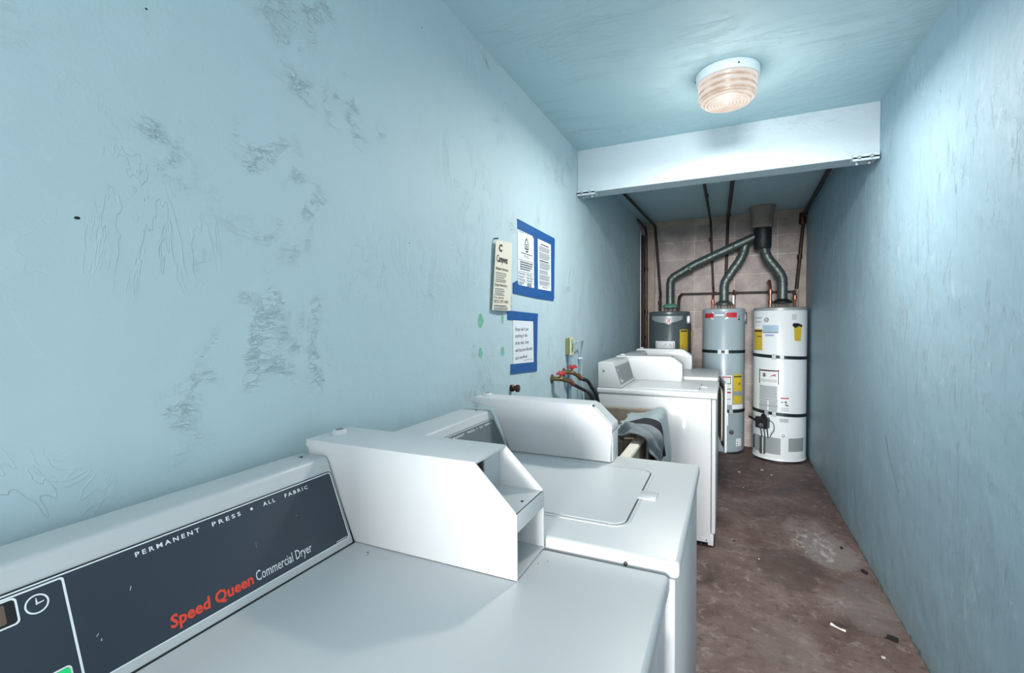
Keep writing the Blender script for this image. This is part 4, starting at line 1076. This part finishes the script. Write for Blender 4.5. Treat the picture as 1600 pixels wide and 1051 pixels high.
# ------------------------------------------------------------------ pipes
def pipe(label, pts, r, m, rr=.03, group='pipes along the ceiling and block wall', couplings=(), name='water_pipe'):
    P = rounded(pts, rr); o = obj(name, tube(P, r, 12), m, None, True); tag(o, label, 'pipe', group)
    for c_ in couplings:
        p, d = Vector(c_[0]), Vector(c_[1])
        obj('coupling', tube([p-d*.02, p+d*.02], r*1.45, 12), m, o, True)
    return o
z_ = H-.035
pipe('dark pipe hugging the left ceiling edge, dropping to the dark grey heater', [(.085, 3.30, z_), (.095, 4.15, z_), (.155, 5.70, z_-.02), (.175, 5.715, 2.2), (.208, 5.70, 1.76), (.226, 5.60, 1.72), (.226, 5.55, 1.51)], .014, pipe_dark,
     couplings=[((.226, 5.555, 1.60), (0, .12, 1)), ((.085, 3.9, z_), (0, 1, 0))])
pipe('thin dark ceiling pipe, the left of two near the middle', [(.755, 3.30, z_), (.750, 5.70, z_-.015), (.765, 5.715, 2.1), (.780, 5.715, 1.745), (.785, 5.64, 1.715)], .012, pipe_dark,
     couplings=[((.754, 4.6, z_), (0, 1, 0)), ((.750, 5.715, 2.30), (0, 0, 1))])
pipe('dark ceiling pipe, the right of two near the middle', [(.985, 3.30, z_), (.925, 5.70, z_-.02), (.915, 5.715, 2.1), (.900, 5.72, 1.60)], .016, pipe_dark,
     couplings=[((.932, 5.45, z_-.018), (0, 1, 0))])
o = pipe('dark pipe along the right ceiling edge, dropping behind the white heater', [(1.612, 3.30, z_), (1.618, 4.2, z_), (1.640, 5.69, z_-.03), (1.612, 5.71, 2.1), (1.580, 5.70, 1.72)], .017, pipe_dark,
     couplings=[((1.614, 3.9, z_), (0, 1, 0)), ((1.635, 5.66, z_-.04), (0, 1, 0)), ((1.606, 5.71, 2.05), (0, 0, 1))])
obj('fitting', lathe(1.628, 5.70, [(0, 2.38), (.028, 2.385), (.034, 2.42), (.028, 2.47), (.032, 2.50), (0, 2.51)], 14), copper_dark, o, True)
pipe('horizontal dark pipe crossing the block wall above the heaters', [(.452, 5.66, 1.698), (1.575, 5.66, 1.690)], .011, pipe_dark,
     couplings=[((.80, 5.66, 1.696), (1, 0, 0)), ((1.00, 5.66, 1.694), (1, 0, 0)), ((1.33, 5.66, 1.692), (1, 0, 0))])
pipe('dark riser curving from the dark grey heater to the horizontal pipe', [(.428, 5.53, 1.51), (.432, 5.56, 1.66), (.455, 5.66, 1.698)], .015, copper_dark, .05)
pipe('copper riser left of the middle heater flue', [(.782, 5.55, 1.50), (.782, 5.56, 1.62), (.785, 5.64, 1.72)], .011, copper, couplings=[((.782, 5.56, 1.60), (0, 0, 1))])
o = pipe('copper riser right of the middle heater flue with a white tag', [(.990, 5.55, 1.50), (.990, 5.57, 1.65), (.990, 5.66, 1.72)], .011, copper, couplings=[((.990, 5.56, 1.64), (0, .1, 1))])
obj('tag', box(.975, .992, 5.535, 5.539, 1.565, 1.66, .001), sticker_white, o)
pipe('thick copper riser left of the white heater flue', [(1.322, 5.44, 1.50), (1.322, 5.44, 1.72), (1.318, 5.50, 1.80), (1.315, 5.66, 1.80)], .014, copper, couplings=[((1.322, 5.44, 1.68), (0, 0, 1)), ((1.322, 5.44, 1.58), (0, 0, 1))])
pipe('copper riser right of the white heater flue', [(1.540, 5.47, 1.50), (1.545, 5.50, 1.65), (1.560, 5.66, 1.70)], .012, copper, couplings=[((1.542, 5.48, 1.62), (0, 0, 1))])
PG = 'upright pipes in the far left corner'
pipe('outer dark upright pipe tight against the blue wall end', [(.018, 5.69, 0), (.018, 5.69, 2.40)], .018, pipe_dark, group=PG, couplings=[((.018, 5.69, 1.2), (0, 0, 1))])
pipe('inner rusty upright pipe in the far left corner', [(.060, 5.665, 0), (.060, 5.665, 2.42), (.06, 5.60, 2.47), (.04, 5.2, 2.49)], .013, copper_dark, group=PG, couplings=[((.060, 5.665, 1.5), (0, 0, 1)), ((.060, 5.665, 2.0), (0, 0, 1))])
o = obj('wall_edge_bead', box(-.001, .006, 5.615, 5.634, 0, 2.44, .001), sticker_white); o['kind'] = 'structure'
# ------------------------------------------------------------------ bits on the floor
def flake(x, y, rx, ry, seed, m, label, th=.003):
    rnd = random.Random(seed); n = 9
    poly = [(x+rx*math.cos(2*PI*i/n)*rnd.uniform(.5, 1), y+ry*math.sin(2*PI*i/n)*rnd.uniform(.5, 1)) for i in range(n)]
    o = obj('paint_flake', plate(lambda u, v, h: Vector((u, v, h)), poly, 0, th), m); tag(o, label, 'flake', 'bits of debris on the floor')
pts = [(1.375, 2.515, .006), (1.39, 2.50, .006), (1.405, 2.487, .007), (1.425, 2.482, .006)]
o = obj('paint_flake', tube(pts, [.007, .004, .0035, .006], 8), chip_m, None, True); tag(o, 'long white shard lying on the near stretch of floor', 'flake', 'bits of debris on the floor')
flake(1.60, 2.513, .035, .030, 1, chip_dark, 'dark leafy scrap against the foot of the right wall')
flake(1.629, 3.128, .020, .035, 2, chip_dark, 'dark scrap by the right wall beside the pale floor patch')
flake(1.575, 3.40, .012, .03, 9, chip_dark, 'small dark scrap on the pale floor patch')
flake(.98, 3.239, .010, .012, 3, chip_dark, 'dark bead on the floor beside the far washer foot')
flake(1.035, 4.753, .012, .016, 4, chip_m, 'pale flake on the floor before the blue-grey heater')
flake(1.23, 4.90, .015, .020, 5, chip_m, 'pale flake on the floor right before the white heater')
flake(1.295, 4.767, .012, .014, 6, chip_m, 'pale flake on the floor, farther out from the white heater')
flake(1.529, 2.357, .012, .010, 7, chip_m, 'tiny pale flake near the wall, nearest the viewer')
flake(1.06, 4.32, .006, .010, 8, chip_m, 'tiny pale flake on the floor beside the ajar dryer door')
flake(1.11, 3.05, .005, .008, 10, chip_m, 'tiny pale flake in the middle of the floor before the far washer')
